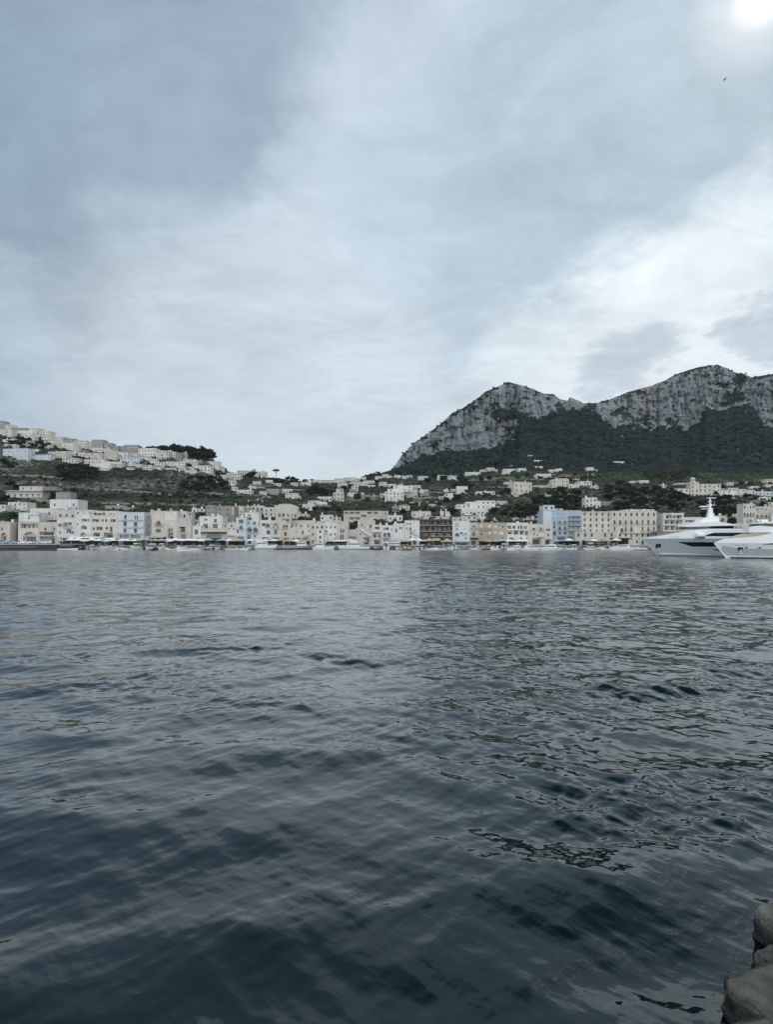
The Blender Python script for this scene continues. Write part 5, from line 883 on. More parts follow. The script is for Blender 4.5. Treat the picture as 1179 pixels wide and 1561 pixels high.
def boat(t, px, py, wpx, hdg=-90, lift=0.0):
    src, L, ph = PB[t]; Y = F * EYE / (py - HY); a = radians(hdg); app = abs(cos(a)) * L + abs(sin(a)) * L * .36
    s = wpx / F * Y / app; s = max(.85, min(1.7, s * 1.12))
    o = src if t not in used else copy_tree(src); used.add(t)
    o.location = (WX(px, Y), Y, .02); o.rotation_euler = (0, 0, a); o.scale = (s, s, s)
    o['category'] = BOATCAT[t[0]]; o['group'] = 'small boats moored along the quay'
    REG.append((o, px, py, ph)); return o
FRONT = [('la', 104, 838.8, 27, 3), ('mw', 140, 838.6, 13, -70), ('mo', 151, 838.2, 11, -110), ('mb', 162, 838.4, 12, -95), ('gw', 175, 838.7, 15, -30), ('mw', 192, 838.7, 13, -160), ('mo', 206, 838.6, 14, -85), ('rw', 216, 838.2, 9, -60), ('mn', 233, 839.0, 13, -80), ('mw', 247, 838.0, 12, -100), ('gw', 262, 838.6, 14, -150), ('go', 287, 840.2, 32, 178), ('gb', 305, 838.3, 15, -25), ('rk', 318, 838.4, 12, -10), ('mb', 331, 838.4, 13, -75), ('rw', 344, 838.0, 9, -50), ('gw', 354, 838.5, 17, 5), ('mo', 371, 838.6, 16, -12), ('rg', 383, 838.2, 10, -40),
         ('mw', 606, 838.6, 11, -100), ('gt', 620, 838.8, 15, -165), ('go', 634, 838.6, 12, -70), ('rw', 647, 838.3, 9, -20), ('mb', 659, 838.7, 17, -8), ('gw', 673, 838.5, 14, -150), ('mo', 686, 838.4, 12, -60), ('rb', 697, 838.2, 9, -10), ('gb', 707, 838.3, 13, -170), ('mw', 719, 838.2, 12, -45), ('go', 731, 838.1, 13, 175), ('gt', 743, 838.2, 14, -15), ('mo', 756, 838.5, 14, 170), ('rk', 767, 838.3, 10, -30),
         ('cf', 785, 838.9, 25, 195), ('cf', 810, 839.0, 28, 12), ('cf', 838, 838.7, 30, 186), ('rw', 858, 838.0, 9, -30), ('mo', 872, 838.2, 15, 170), ('rb', 886, 838.0, 10, -15), ('mw', 898, 838.2, 13, -160), ('mo', 911, 838.1, 14, 8), ('gw', 924, 838.2, 13, -170), ('cc', 947, 839.0, 34, 184), ('ml', 972, 839.0, 25, 178)]
for t, px, py, w, h in FRONT: boat(t, px, py, w, h)
rb_ = random.Random(5)
for x in list(np.arange(95, 388, 9.5)) + list(np.arange(590, 772, 9.0)) + list(np.arange(854, 934, 9.5)):
    boat(rb_.choice(['mw', 'mw', 'mb', 'mo', 'ml', 'gw', 'gb', 'gt', 'go', 'rg', 'rw']), x + rb_.uniform(-3, 3), rb_.uniform(837.6, 837.75), rb_.uniform(9, 14), rb_.choice([-90, -80, -105, -60, -120, 90, 75]))
# ---- the larger boats alongside
def tour_boat(px0, px1, py, hm, m2, cab, label, flip, fb=1.6, roof=True, win=HG, name='tour_boat', awn=None):
    Y = F * EYE / (py - HY); L = (px1 - px0) / F * Y; r = empty(name, (WX((px0 + px1) / 2, Y), Y, 0), pi if flip else 0); tag(r, label, 'tour boat')
    h, d = hull(L, L * .24, fb, hm, m2=m2, boot=HN, open_=False, deck=HW, bowh=1.45, n=16, rake=.12); h.build('hull', r); d.build('deck', r)
    for x0, x1, z0, z1, gl in cab:
        a, c = L * (x0 - .5), L * (x1 - .5); w = L * .095; zb_ = fb + z0; zt = fb + z1; b = MB()
        v = [(a, -w, zb_), (c, -w, zb_), (c - (zt - zb_) * .3, -w, zt), (a, -w, zt)]; v2 = [(p, -q, s) for p, q, s in v]
        b.mesh(v + v2, [(0, 1, 2, 3), (7, 6, 5, 4), (1, 5, 6, 2), (3, 2, 6, 7), (0, 3, 7, 4)], HW); b.box(a - .3, c, -w - .15, w + .15, zt + .003, zt + .14, HW); cb = b.build('cabin', r)
        n = max(2, int((c - a) / 1.1)) if gl else 0
        for i in range(n):
            x = a + (c - a - .7) * (i + .5) / n; ww = (c - a) / n * .33; zl, zh = zb_ + (zt - zb_) * .42, zb_ + (zt - zb_) * .82
            for s in (-1, 1):
                q = [(x - ww, s * (w + .02), zl), (x + ww, s * (w + .02), zl), (x + ww, s * (w + .02), zh), (x - ww, s * (w + .02), zh)]; k = MB(); k.poly(q if s < 0 else q[::-1], DGL); k.build('window', cb)
    if awn:
        x0, x1, z = awn; b = MB(); a, c = L * (x0 - .5), L * (x1 - .5); w = L * .1; b.box(a, c, -w, w, fb + z, fb + z + .1, CLOTH['white']); [b.tube((x, s * w * .95, fb), (x, s * w * .95, fb + z), .04, .04, STEEL, 4) for x in (a + .2, (a + c) / 2, c - .2) for s in (-1, 1)]; b.build('awning', r)
    b = MB()
    for s in (-1, 1):
        b.tube((L * .1, s * L * .1, fb + 1.1), (L * .46, s * .3, fb * 1.4 + .8), .03, .03, STEEL, 4)
        for t in (.1, .22, .34, .46): b.tube((L * t, s * (L * .1 * (1 - max(0, t - .1) / .38) + .25), fb), (L * t, s * (L * .1 * (1 - max(0, t - .1) / .38) + .25), fb + 1.0 + t), .025, .025, STEEL, 4)
    b.build('rail', r); b = MB(); b.tube((0, 0, fb + 1.5), (-.2, 0, fb + 4.6), .07, .04, HW, 6); b.box(-.6, .4, -.05, .05, fb + 3.6, fb + 3.7, HW); b.build('mast', r)
    return r
tour_boat(389, 423, 837.6, HW, HG, [(.1, .58, 0, 2.0, 1), (.05, .35, 2.15, 3.6, 0)], 'white tour boat with a row of square cabin windows, by the cream balcony house', False, fb=1.9)
tour_boat(430, 472, 837.6, HG, HN, [(.55, .9, 0, 2.3, 1)], 'grey-blue ferry with an open stern of benches and a dark-windowed wheelhouse', False, fb=1.8, awn=(.03, .52, 2.4))
tour_boat(477, 511, 837.8, HW, None, [(.12, .52, 0, 2.1, 1)], 'white tour boat with a sharp raised bow, in front of the diagonal stair', False, fb=1.4, awn=(.0, .3, 2.3))
tour_boat(514.5, 564, 838.2, HW, HG, [(.3, .72, 0, 1.9, 1), (.38, .6, 2.05, 3.2, 0)], 'long pale tour boat with its high bow facing the raised-bow boat', True, fb=1.7, awn=(.02, .3, 2.1))
tour_boat(581, 616, 837.4, HW, None, [(.15, .78, 0, 2.5, 1)], 'boxy white excursion boat with wide black windows, beside the inflatable', True, fb=1.5)
boat('rk', 572, 838.4, 16, 165)
# ---------------------------------------------------------------- two big yachts
YW = paint('yacht_white', (.82, .82, .82), .25, .03, spec=.5); YG = paint('yacht_grey', (.44, .475, .49), .3, .04, spec=.5); YTAN = paint('yacht_cushion', (.4, .345, .28), .8, .1)
class Yacht:
    def __init__(s, px, py, Y, ang, L, B, deck_z, wl_px, name, label):
        s.a = radians(ang); s.bow = (WX(px, Y), Y); s.dx, s.dy = cos(s.a), sin(s.a); s.L, s.B, s.dz = L, B, deck_z
        s.sx = s.loc(wl_px, 848)[0]; s.r = tag(empty(name, (s.bow[0], Y, 0), s.a), label, 'yacht')
    def loc(s, px, py):
        k = (px - CX) / F; x = (k * s.bow[1] - s.bow[0]) / (s.dx - k * s.dy); Yp = s.bow[1] + x * s.dy; return x, EYE + (HY - py) / F * Yp
    def hw(s, x, z):
        st = s.sx * max(0, 1 - z / s.dz) ** .9; t = min(1, max(0, (x - st) / (s.L * .42))); g = .72 + .28 * min(1, max(0, z / s.dz)); aft = 1 - .12 * max(0, (x / s.L - .7) / .3)
        return max(.03, s.B / 2 * (1 - (1 - t) ** 2.1) * g * aft)
    def skin(s, name, top, bot, hwf, m, n=48, rows=5, cap=None, parent=None, off=0.0):
        """surface between two profile lines on both sides of the boat; cap closes the top"""
        t = np.array(top, float); q = np.array(bot, float); b = MB(); x0, x1 = max(t[0, 0], q[0, 0]), min(t[-1, 0], q[-1, 0])
        xs = np.linspace(x0, x1, n); zt = np.interp(xs, t[:, 0], t[:, 1]); zb_ = np.interp(xs, q[:, 0], q[:, 1]); zb_ = np.minimum(zb_, zt - .002)
        G = [[(x, hwf(x, z) + off, z) for z in np.linspace(a, c, rows)] for x, a, c in zip(xs, zb_, zt)]
        for i in range(n - 1):
            for j in range(rows - 1):
                for sd in (1, -1):
                    p = [(v[0], sd * v[1], v[2]) for v in (G[i][j], G[i + 1][j], G[i + 1][j + 1], G[i][j + 1])]; b.poly(p if sd < 0 else p[::-1], m, True)
            if cap: a, c = G[i][-1], G[i + 1][-1]; b.poly([(a[0], -a[1], a[2]), (c[0], -c[1], c[2]), (c[0], c[1], c[2]), (a[0], a[1], a[2])], cap)
        for e in (0, -1):
            p = [(v[0], -v[1], v[2]) for v in G[e]] + [(v[0], v[1], v[2]) for v in G[e][::-1]]; b.poly(p if e else p[::-1], m)
        return b.build(name, parent or s.r)
    def line(s, *pts): return [s.loc(*p) for p in pts]
    def anchor(s, px0, px1, py0, py1):
        a, zt = s.loc(px0, py0); c, zb_ = s.loc(px1, py1); k = MB(); m = (a + c) / 2; y = s.hw(m, zt)
        for sd in (-1, 1):
            q = [(a, sd * (s.hw(a, zt) + .05), zt), (a, sd * (s.hw(a, zb_) + .05), zb_), (c, sd * (s.hw(c, zb_) + .05), zb_), (c, sd * (s.hw(c, zt) + .05), zt)]; k.poly(q[::-1] if sd > 0 else q, BLK)
        pk = k.build('anchor_pocket', s.r); k = MB(); k.box(m - .12, m + .12, -y - .22, -y - .06, zb_ - .8, zb_ + .3, YG); k.box(m - .5, m + .5, -y - .25, -y - .06, zb_ - .9, zb_ - .65, YG); k.build('anchor', pk)
def round_front(x0, w, ln): return lambda x, z: max(.05, w * sqrt(max(0, 1 - (1 - min(1, max(0, (x - x0) / ln))) ** 2)))
A = Yacht(980, 820.5, 142, -8, 52, 9.6, 5.0, 1003, 'motor_yacht', 'big white motor yacht with a grey hull, dark window bands and a tall radar mast')
L_ = A.line; end = A.L
def ext(pts, z=None): p = L_(*pts); return p + [(end, p[-1][1] if z is None else z)]
sx0 = A.sx
A.skin('hull', [(.0, 4.93), (end, 4.9)], [(0, 4.9), (sx0 * .55, 2.25), (sx0, 0), (sx0 + .4, -.8), (end, -.8)], A.hw, YG, 70, 8)
A.skin('boot_stripe', [(sx0 + .3, .95), (sx0 + 6, .8), (sx0 + 12, .62)], [(sx0 + .5, .62), (sx0 + 6, .5), (sx0 + 12, .52)], A.hw, YW, 20, 2, off=.03)
A.skin('waterline_stripe', [(sx0 + .2, .2), (end, .2)], [(sx0 + .2, -.3), (end, -.3)], A.hw, BLK, 40, 2, off=.03)
bw = lambda x, z: max(.03, A.hw(x, 5.0) * .985)
A.skin('bulwark', ext([(980.5, 820.2), (1010, 815.8), (1030, 811.5), (1045, 808.3), (1070, 806.5), (1130, 806.5)]), [(0, 4.934), (end, 4.904)], bw, YW, 60, 4, cap=TEAK)
A.skin('hull_window', L_((1028, 826.3), (1060, 826.4), (1092, 826.6), (1130, 827)), L_((1028, 826.6), (1048, 833.0), (1096, 833.0), (1130, 833)), A.hw, DGL, 30, 3, off=.05)
A.skin('hull_window', L_((1077, 837), (1110, 837.2), (1140, 837)), L_((1077, 837.3), (1105, 842.2), (1140, 846)), A.hw, DGL, 24, 3, off=.05)
A.skin('saloon_window', L_((1062, 817.2), (1076, 812.6), (1125, 812.4), (1150, 812.4)), L_((1062, 817.6), (1105, 817.8), (1150, 818)), bw, DGL, 30, 3, off=.05)
x0 = A.loc(1036, 805)[0]; rf = round_front(x0, A.B * .40, 9)
A.skin('wheelhouse', L_((1036, 807.8), (1112, 807.5), (1150, 807.5)), L_((1036, 811), (1112, 811), (1150, 811)), rf, YW, 30, 2)
A.skin('wheelhouse_window', L_((1038, 803.4), (1070, 802.2), (1108, 802.2)), L_((1036.5, 808), (1070, 807.8), (1108, 807.6)), round_front(x0 + .2, A.B * .385, 9), DGL, 34, 3)
rx = A.loc(1034, 802)[0]
A.skin('hardtop', L_((1034, 802.6), (1044, 799), (1058, 796.8), (1085, 796.4), (1114, 801)), L_((1034, 803.2), (1050, 803.4), (1085, 802.4), (1114, 801.9)), round_front(rx, A.B * .44, 11), YW, 40, 3, cap=YW)
A.skin('radar_arch', L_((1061, 797), (1068, 791), (1076, 788.4), (1092, 788.2)), L_((1061, 797.3), (1068, 797.3), (1076, 797.2), (1092, 798)), lambda x, z: 1.9, YW, 14, 2, cap=YW)
k = MB(); xm, zm = A.loc(1083, 788)
def mz(py): return A.loc(1083, py)[1]
sc_ = 141 / F
v = [(xm - 3.6 * sc_, -.6, zm), (xm + 4.2 * sc_, -.6, zm), (xm + 4.2 * sc_, .6, zm), (xm - 3.6 * sc_, .6, zm), (xm - 2.0 * sc_, -.4, mz(775.5)), (xm + 2.6 * sc_, -.4, mz(775.5)), (xm + 2.6 * sc_, .4, mz(775.5)), (xm - 2.0 * sc_, .4, mz(775.5))]
k.mesh(v, [(0, 1, 5, 4), (1, 2, 6, 5), (2, 3, 7, 6), (3, 0, 4, 7), (4, 5, 6, 7)], YW); k.box(xm - 1.2 * sc_, xm + 1.6 * sc_, -.3, .3, mz(775.5), mz(768), YW); k.box(xm - .5 * sc_, xm + .9 * sc_, -.2, .2, mz(768), mz(758.5), YW)
for y0_, a_, c_ in ((775.6, -12, 4.5), (770.0, -4, 6), (764.5, -2.5, 2.5), (759.2, -4, 8)): k.box(xm + a_ * sc_, xm + c_ * sc_, -.35, .35, mz(y0_ + .5), mz(y0_ - .4), YW)
k.box(xm - 13.5 * sc_, xm - 4 * sc_, -.8, .8, mz(773.2), mz(772.2), YW)
mast = k.build('mast', A.r)
k = MB(); k.box(xm - 15 * sc_, xm - 2 * sc_, -.15, .15, mz(772.0), mz(771.2), YW); k.build('radar_scanner', mast)
k = MB(); k.tube((xm + 6.5 * sc_, 0, mz(770)), (xm + 6.5 * sc_, 0, mz(762)), .04, .02, STEEL, 4); k.tube((xm - 6 * sc_, -.4, zm), (xm - 6 * sc_, -.4, mz(783)), .05, .03, STEEL, 4); k.tube((xm + 7 * sc_, .4, zm), (xm + 7 * sc_, .4, mz(782.5)), .05, .05, YW, 5); k.build('antenna', mast)
xa, za = A.loc(1050, 815); xb, _ = A.loc(1063, 815); k = MB(); yy = -bw((xa + xb) / 2, 5) - .3; k.tube((xa, yy, za - .3), (xb, yy, za - .3), .78, .78, YW, 12); lr = k.build('life_raft', A.r)
k = MB()
for i in range(6): x = xa + .25 + i * (xb - xa - .4) / 6; k.box(x, x + .2, yy - .8, yy - .55, za - .82, za - .58, BLK)
k.build('lettering', lr)
k = MB()
for i in range(9): x = A.loc(1016 + 1.5 * i, 819)[0]; k.box(x, x + .16, -bw(x, 5) - .06, -bw(x, 5) + .1, A.loc(1016, 819.6)[1], A.loc(1016, 818.2)[1], YG)
k.build('lettering', A.r); A.anchor(999, 1006, 829, 835.5)
k = MB(); xs_ = np.linspace(2, 10, 9)
for i in range(8): k.tube((xs_[i], -bw(xs_[i], 5) * .9, 5.6 + i * .12), (xs_[i + 1], -bw(xs_[i + 1], 5) * .9, 5.72 + i * .12), .03, .03, STEEL, 4); k.tube((xs_[i], -bw(xs_[i], 5) * .9, 4.9), (xs_[i], -bw(xs_[i], 5) * .9, 5.6 + i * .12), .025, .025, STEEL, 4)
k.build('rail', A.r)
k = MB(); x0_, z0_ = A.loc(1110, 806); x1_, _ = A.loc(1140, 806)
for i in range(9): x = x0_ + (x1_ - x0_) * i / 8; k.box(x - .06, x + .06, -3.6, -3.5, z0_, z0_ + 1.2, YW)
k.box(x0_, x1_, -3.62, -3.48, z0_ + 1.2, z0_ + 1.3, YW); k.box(x0_, x1_, -3.58, -3.52, z0_ + .6, z0_ + .66, YW); k.build('rail', A.r)
B_ = Yacht(1089, 828, 122, -8, 46, 9.0, 3.7, 1107.5, 'motor_yacht', 'nearer white motor yacht whose pointed bow overlaps the tall-masted one'); L_ = B_.line; end = B_.L; sx0 = B_.sx
B_.skin('hull', [(0, 3.68), (end, 3.65)], [(0, 3.65), (sx0 * .6, 1.5), (sx0, 0), (sx0 + .5, -.8), (end, -.8)], B_.hw, YW, 70, 8)
B_.skin('hull_band', L_((1094, 831.0), (1121, 835.6), (1179, 837.4), (1230, 838)), L_((1100, 839), (1108, 846.5), (1179, 847), (1230, 847)), B_.hw, YG, 40, 4, off=.03)
B_.skin('waterline_stripe', [(sx0 + .6, .32), (end, .32)], [(sx0 + .8, -.5), (end, -.5)], B_.hw, BLK, 40, 3, off=.05)
bw2 = lambda x, z: max(.03, B_.hw(x, 3.7) * .985)
B_.skin('bulwark', ext([(1089.5, 827.6), (1104, 822.5), (1112, 820.5), (1132, 819.3), (1147, 817.5), (1165, 812.5), (1180, 808), (1230, 800)]), [(0, 3.684), (end, 3.654)], bw2, YW, 60, 4, cap=YW)
B_.skin('foredeck', L_((1112, 820.3), (1128, 816), (1147, 811.5), (1172, 808.2)), L_((1112, 821.5), (1128, 821.5), (1147, 820), (1172, 814)), lambda x, z: bw2(x, z) * .72, YTAN, 24, 2, cap=SEATM)
B_.skin('hull_window', L_((1151, 829.6), (1170, 827.3), (1190, 826), (1230, 825)), L_((1151, 829.9), (1170, 830.0), (1190, 830), (1230, 830)), B_.hw, DGL, 20, 2, off=.05)
x0 = B_.loc(1145, 802)[0]
B_.skin('wheelhouse', L_((1138, 804), (1148, 801.5), (1165, 803.5), (1230, 803)), L_((1136, 812), (1150, 812), (1165, 812), (1230, 812)), round_front(B_.loc(1134, 804)[0], B_.B * .38, 8), YW, 24, 3, cap=YW)
B_.skin('wheelhouse_window', L_((1148, 800), (1158, 798.0), (1230, 798)), L_((1151, 804.2), (1170, 804.3), (1230, 804.3)), round_front(x0 - 1, B_.B * .37, 8), DGL, 30, 3)
B_.skin('hardtop', L_((1144, 798.6), (1160, 796.2), (1180, 794.8), (1230, 794)), L_((1144, 799.2), (1160, 798.6), (1180, 798.2), (1230, 798)), round_front(B_.loc(1142, 798)[0], B_.B * .42, 9), YW, 30, 3, cap=YW)
k = MB(); xk, zk = B_.loc(1168, 795.5); k.box(xk - 1.2, xk + .2, -.6, .6, zk - .2, zk + .55, YW); k.tube((xk - 1.8, 0, zk + .5), (xk - 1.2, 0, zk - .2), .3, .2, YW, 8); k.build('radar_dome', B_.r)
k = MB(); xk, zk = B_.loc(1180, 795); k.box(xk, xk + 2.2, -.7, .7, zk, zk + 2.2, YW); k.tube((xk + 1, 0, zk + 2.2), (xk + 1.3, 0, zk + 7), .25, .1, YW, 6); k.build('mast', B_.r)
B_.anchor(1120.5, 1127, 834.2, 839)
for i in range(9):
    if i == 4: continue
k = MB()
for i in range(10):
    if i in (4, 5): continue
    x = B_.loc(1116 + 1.6 * i, 830)[0]; z = B_.loc(1116, 831.2)[1]; k.box(x, x + .17, -B_.hw(x, z) - .07, -B_.hw(x, z) + .1, z, z + .2, MOTOR)
k.build('lettering', B_.r)
for px_, py_ in ((1132, 834.4), (1149, 834.6)):
    x, z = B_.loc(px_, py_); k = MB(); y = -B_.hw(x, z) - .06
    k.poly([(x + .42 * cos(t), y, z + .2 * sin(t)) for t in np.linspace(0, 2 * pi, 12, endpoint=False)], DGL); k.build('porthole', B_.r)
# ---------------------------------------------------------------- cars on the pier
TYRE = paint('tyre', (.015, .015, .016), .8, .1)
def car_proto(name, prof, w, m, glass, wheels):
    r = empty(name, (0, 0, -60)); b = MB(); n = len(prof)
    for s in (-1, 1): b.poly([(x, s * w / 2, z) for x, z in (prof if s < 0 else prof[::-1])], m)
    for i in range(n): (x, z), (u, v) = prof[i], prof[(i + 1) % n]; b.poly([(u, -w / 2, v), (x, -w / 2, z), (x, w / 2, z), (u, w / 2, v)], m)
    bd = b.build('body', r)
    for g in glass:
        for s in (-1, 1): k = MB(); k.poly([(x, s * (w / 2 + .012), z) for x, z in (g if s < 0 else g[::-1])], DGL); k.build('window', bd)
    for x in wheels:
        for s in (-1, 1): k = MB(); k.tube((x, s * (w / 2 - .1), .33), (x, s * (w / 2 + .03), .33), .33, .33, TYRE, 12); k.build('wheel', r)
    return r
CARP = [(-2.1, .3), (2.1, .3), (2.15, .7), (1.2, .95), (.5, 1.42), (-1.0, 1.45), (-2.0, 1.0), (-2.15, .7)]; CG = [[(-.95, .95), (-.1, .95), (-.1, 1.36), (-.75, 1.36)], [(0, .95), (.95, .95), (.45, 1.36), (0, 1.36)]]
VANP = [(-2.6, .35), (2.5, .35), (2.6, .9), (2.0, 1.15), (1.3, 2.05), (-2.6, 2.1)]; VG = [[(.3, 1.2), (1.6, 1.2), (1.15, 1.85), (.3, 1.85)], [(-1.2, 1.2), (.2, 1.2), (.2, 1.85), (-1.2, 1.85)], [(-2.5, 1.2), (-1.3, 1.2), (-1.3, 1.85), (-2.5, 1.85)]]
CWM = paint('car_white', (.72, .72, .72), .3, .03, spec=.5); CSM = paint('car_silver', (.42, .44, .46), .3, .03, spec=.5); CBM = paint('car_bluegrey', (.24, .32, .4), .3, .03, spec=.5); CDM = paint('car_dark', (.05, .055, .06), .3, .03, spec=.5)
for m, px, Y, h, van, lb in ((CBM, 3, 246, 0, 1, 'blue-grey van at the outer end of the pier'), (CSM, 17, 252, .1, 0, 'silver car parked just behind the blue-grey van'), (CWM, 31, 251, 3.1, 0, 'white car parked below the wide boathouse arch'), (CWM, 43, 252, .05, 0, 'white car between another white car and a silver one'), (CSM, 57, 247, 0, 0, 'silver car near the kerb in front of the dark shopfront'), (CWM, 69, 248, 3.14, 1, 'white van at the inner end of the parked row')):
    r = car_proto('parked_van' if van else 'parked_car', VANP if van else CARP, 1.8, m, VG if van else CG, (-1.6, 1.65) if van else (-1.35, 1.35)); r.location = (WX(px, Y), Y, PT + .004); r.rotation_euler = (0, 0, h); tag(r, lb, 'van' if van else 'car', 'vehicles parked on the pier')
# ---------------------------------------------------------------- parasols, canopies, posts
def parasol_proto(m, w=3.4):
    r = empty('market_parasol', (0, 0, -70)); b = MB(); h = w / 2; v = [(-h, -h, 2.5), (h, -h, 2.5), (h, h, 2.5), (-h, h, 2.5), (0, 0, 3.35)]; u = [(x, y, z - .28) for x, y, z in v[:4]]
    b.mesh(v + u, [(0, 1, 4), (1, 2, 4), (2, 3, 4), (3, 0, 4), (0, 5, 6, 1), (1, 6, 7, 2), (2, 7, 8, 3), (3, 8, 5, 0)], m); b.build('canopy', r)
    b = MB(); b.tube((0, 0, 0), (0, 0, 3.3), .05, .05, FRAME['wood'], 6); b.box(-.35, .35, -.35, .35, 0, .12, STONE); b.build('pole', r); return r
PP = {'white': parasol_proto(CLOTH['white']), 'tan': parasol_proto(CLOTH['tan']), 'grey': parasol_proto(CLOTH['grey'])}; pu = set()
def parasol(c, px, Y=None):
    Y = Y or 273.0; o = PP[c] if c not in pu else copy_tree(PP[c]); pu.add(c); o.location = (WX(px, Y), Y, QT + .003); o.rotation_euler = (0, 0, rb_.uniform(-.15, .15)); s = rb_.uniform(1.0, 1.25); o.scale = (s, s, s * rb_.uniform(.95, 1.1))
    tag(o, None, 'parasol', 'parasols along the quay'); REG.append((o, px, 829, {'white': 'white square parasol', 'tan': 'sand-coloured square parasol', 'grey': 'grey square parasol'}[c]))
for c, xs in (('white', [109, 119.5, 130, 140.5, 151, 163, 172, 187, 194, 206, 258, 268, 278, 288, 298, 308, 350, 382, 404, 418, 452, 535, 629, 640, 776, 792, 868, 905, 940]), ('tan', [356, 364, 611, 648, 655, 745, 925]), ('grey', [92, 216, 224, 236, 246, 318, 342, 500, 555, 596, 682, 757, 765, 848, 882, 894])):
    for x in xs: parasol(c, x, rb_.uniform(268, 276))
def post_proto():
    r = empty('quay_lamp', (0, 0, -80)); b = MB(); b.tube((0, 0, 0), (0, 0, 6.2), .09, .06, PALERAIL, 6); b.box(-.2, .2, -.2, .2, 0, .4, STONE); b.build('pole', r); b = MB(); b.tube((0, 0, 6.2), (.9, 0, 6.5), .04, .04, PALERAIL, 5); b.box(.6, 1.2, -.14, .14, 6.42, 6.58, PALERAIL); b.build('lamp_head', r); return r
pp = post_proto()
for i, px in enumerate((95, 128, 187, 231, 277, 311, 345, 376, 478, 510, 578, 622, 661, 704, 748, 796, 850, 888, 942)):
    o = pp if i == 0 else copy_tree(pp); o.location = (WX(px, 264.5), 264.5, QT + .002); tag(o, None, 'lamp post', 'lamp posts along the quay edge'); REG.append((o, px, 829, 'slim pale lamp post'))
def pole(name, px, py0, py1, Y, label, cat, r=.12):
    z = WZ(py0, Y); b = MB(); b.tube((0, 0, 0), (0, 0, WZ(py1, Y) - z), r, r * .5, IRON, 6); b.box(-.8, .8, -.03, .03, (WZ(py1, Y) - z) * .86, (WZ(py1, Y) - z) * .86 + .1, IRON); o = b.build(name, None, (WX(px, Y), Y, z - .3)); tag(o, label, cat)
pole('utility_pole', 79.5, 830, 786, 278, 'tall dark pole standing before the beige shopfront house', 'pole')
g_ = ground_hit(297.8, 690); pole('radio_mast', 297.8, 690, 674, g_[1], 'thin radio mast rising from the wooded hilltop', 'mast', .16)
g_ = ground_hit(309, 742); pole('utility_pole', 309, 742, 730, g_[1], 'pale utility pole in the dark trees under the hilltop town', 'pole', .12)
g_ = ground_hit(687.5, 779); pole('utility_pole', 687.5, 779, 766, g_[1], 'thin pole between two dark round trees uphill of the dark restaurant', 'pole', .1)
DARKIN = paint('shade_and_stall_dark', (.05, .048, .045), .9, .3, 1.5); COUNT = paint('counter_wood', (.14, .1, .07), .8, .3, 1.0)
for px0, px1, py, col, lb in ((88, 104, 818.5, 'grey', 'grey terrace canopy at the pier root'), (105.5, 156, 818, 'white', 'long white terrace canopy before the lunette house'), (158, 178, 819.5, 'white', 'white terrace canopy beside the long white one'), (182, 218, 820, 'grey', 'grey terrace canopy under the long-balconied house'), (221, 251, 817.5, 'grey', 'grey terrace canopy under the narrow yellow house end'), (253, 318, 821, 'white', 'very long white canopy between the yellow house and black awning'), (330, 344, 822, 'blue', 'blue terrace canopy under the black awning'), (346, 372, 822.5, 'white', 'white terrace canopy by the glazed loggia house'), (396, 430, 822, 'grey', 'grey canopy behind the square-windowed tour boat'), (433, 472, 822.5, 'tan', 'sand canopy behind the grey-blue ferry'), (497, 530, 823, 'white', 'white canopy at the foot of the diagonal stair'), (586, 628, 823.5, 'grey', 'grey canopy under the arched-window houses'), (641, 659, 823, 'grey', 'grey canopy against the dark restaurant'), (672, 690, 824, 'tan', 'sand canopy against the dark restaurant'), (731, 772, 825, 'black', 'black canopy along the ochre house'), (777, 806, 823, 'white', 'white canopy behind the flybridge cruisers'), (846, 886, 822.5, 'blue', 'blue canopy under the blue hotel'), (890, 930, 823, 'tan', 'sand canopy under the plain cream hotel'), (932, 962, 820, 'black', 'black canopy under the balconied hotel')):
    Y = 279.0; w = (px1 - px0) / F * Y; h = WZ(py, Y) - QT; r = empty('terrace_canopy', (WX((px0 + px1) / 2, Y), Y, QT + .003)); tag(r, lb, 'canopy', 'terrace canopies along the quay')
    b = MB(); n = max(2, int(w / 3.2)); b.mesh([(-w / 2, -2.6, h - .55), (w / 2, -2.6, h - .55), (w / 2, 2.2, h), (-w / 2, 2.2, h), (-w / 2, -2.6, h - .9), (w / 2, -2.6, h - .9), (w / 2, 2.2, h - .1), (-w / 2, 2.2, h - .1)], [(0, 1, 2, 3), (4, 5, 1, 0), (7, 6, 5, 4), (1, 5, 6, 2), (0, 3, 7, 4)], CLOTH[col]); b.build('canopy', r)
    for i in range(n + 1): x = -w / 2 + .1 + (w - .2) * i / n; b = MB(); b.tube((x, -2.5, 0), (x, -2.5, h - .6), .06, .06, IRON, 5); b.build('post', r)
    b = MB(); b.box(-w / 2 + .2, w / 2 - .2, 1.9, 2.1, 0, h - .3, DARKIN); b.build('painted_shade_back', r)  # dark sheet added to give the shade under the canopy
    b = MB()
    for i in range(n):
        x = -w / 2 + w * (i + .5) / n; b.box(x - .9, x + .9, -1.4, -.6, .7, .78, COUNT); b.box(x - .06, x + .06, -1.05, -.95, 0, .7, IRON); b.box(x - .8, x + .8, .4, 1.0, 0, rb_.uniform(.9, 1.5), rb_.choice([COUNT, DARKIN, HG, STONE, CLOTH['tan']]))
    b.build('counter', r)
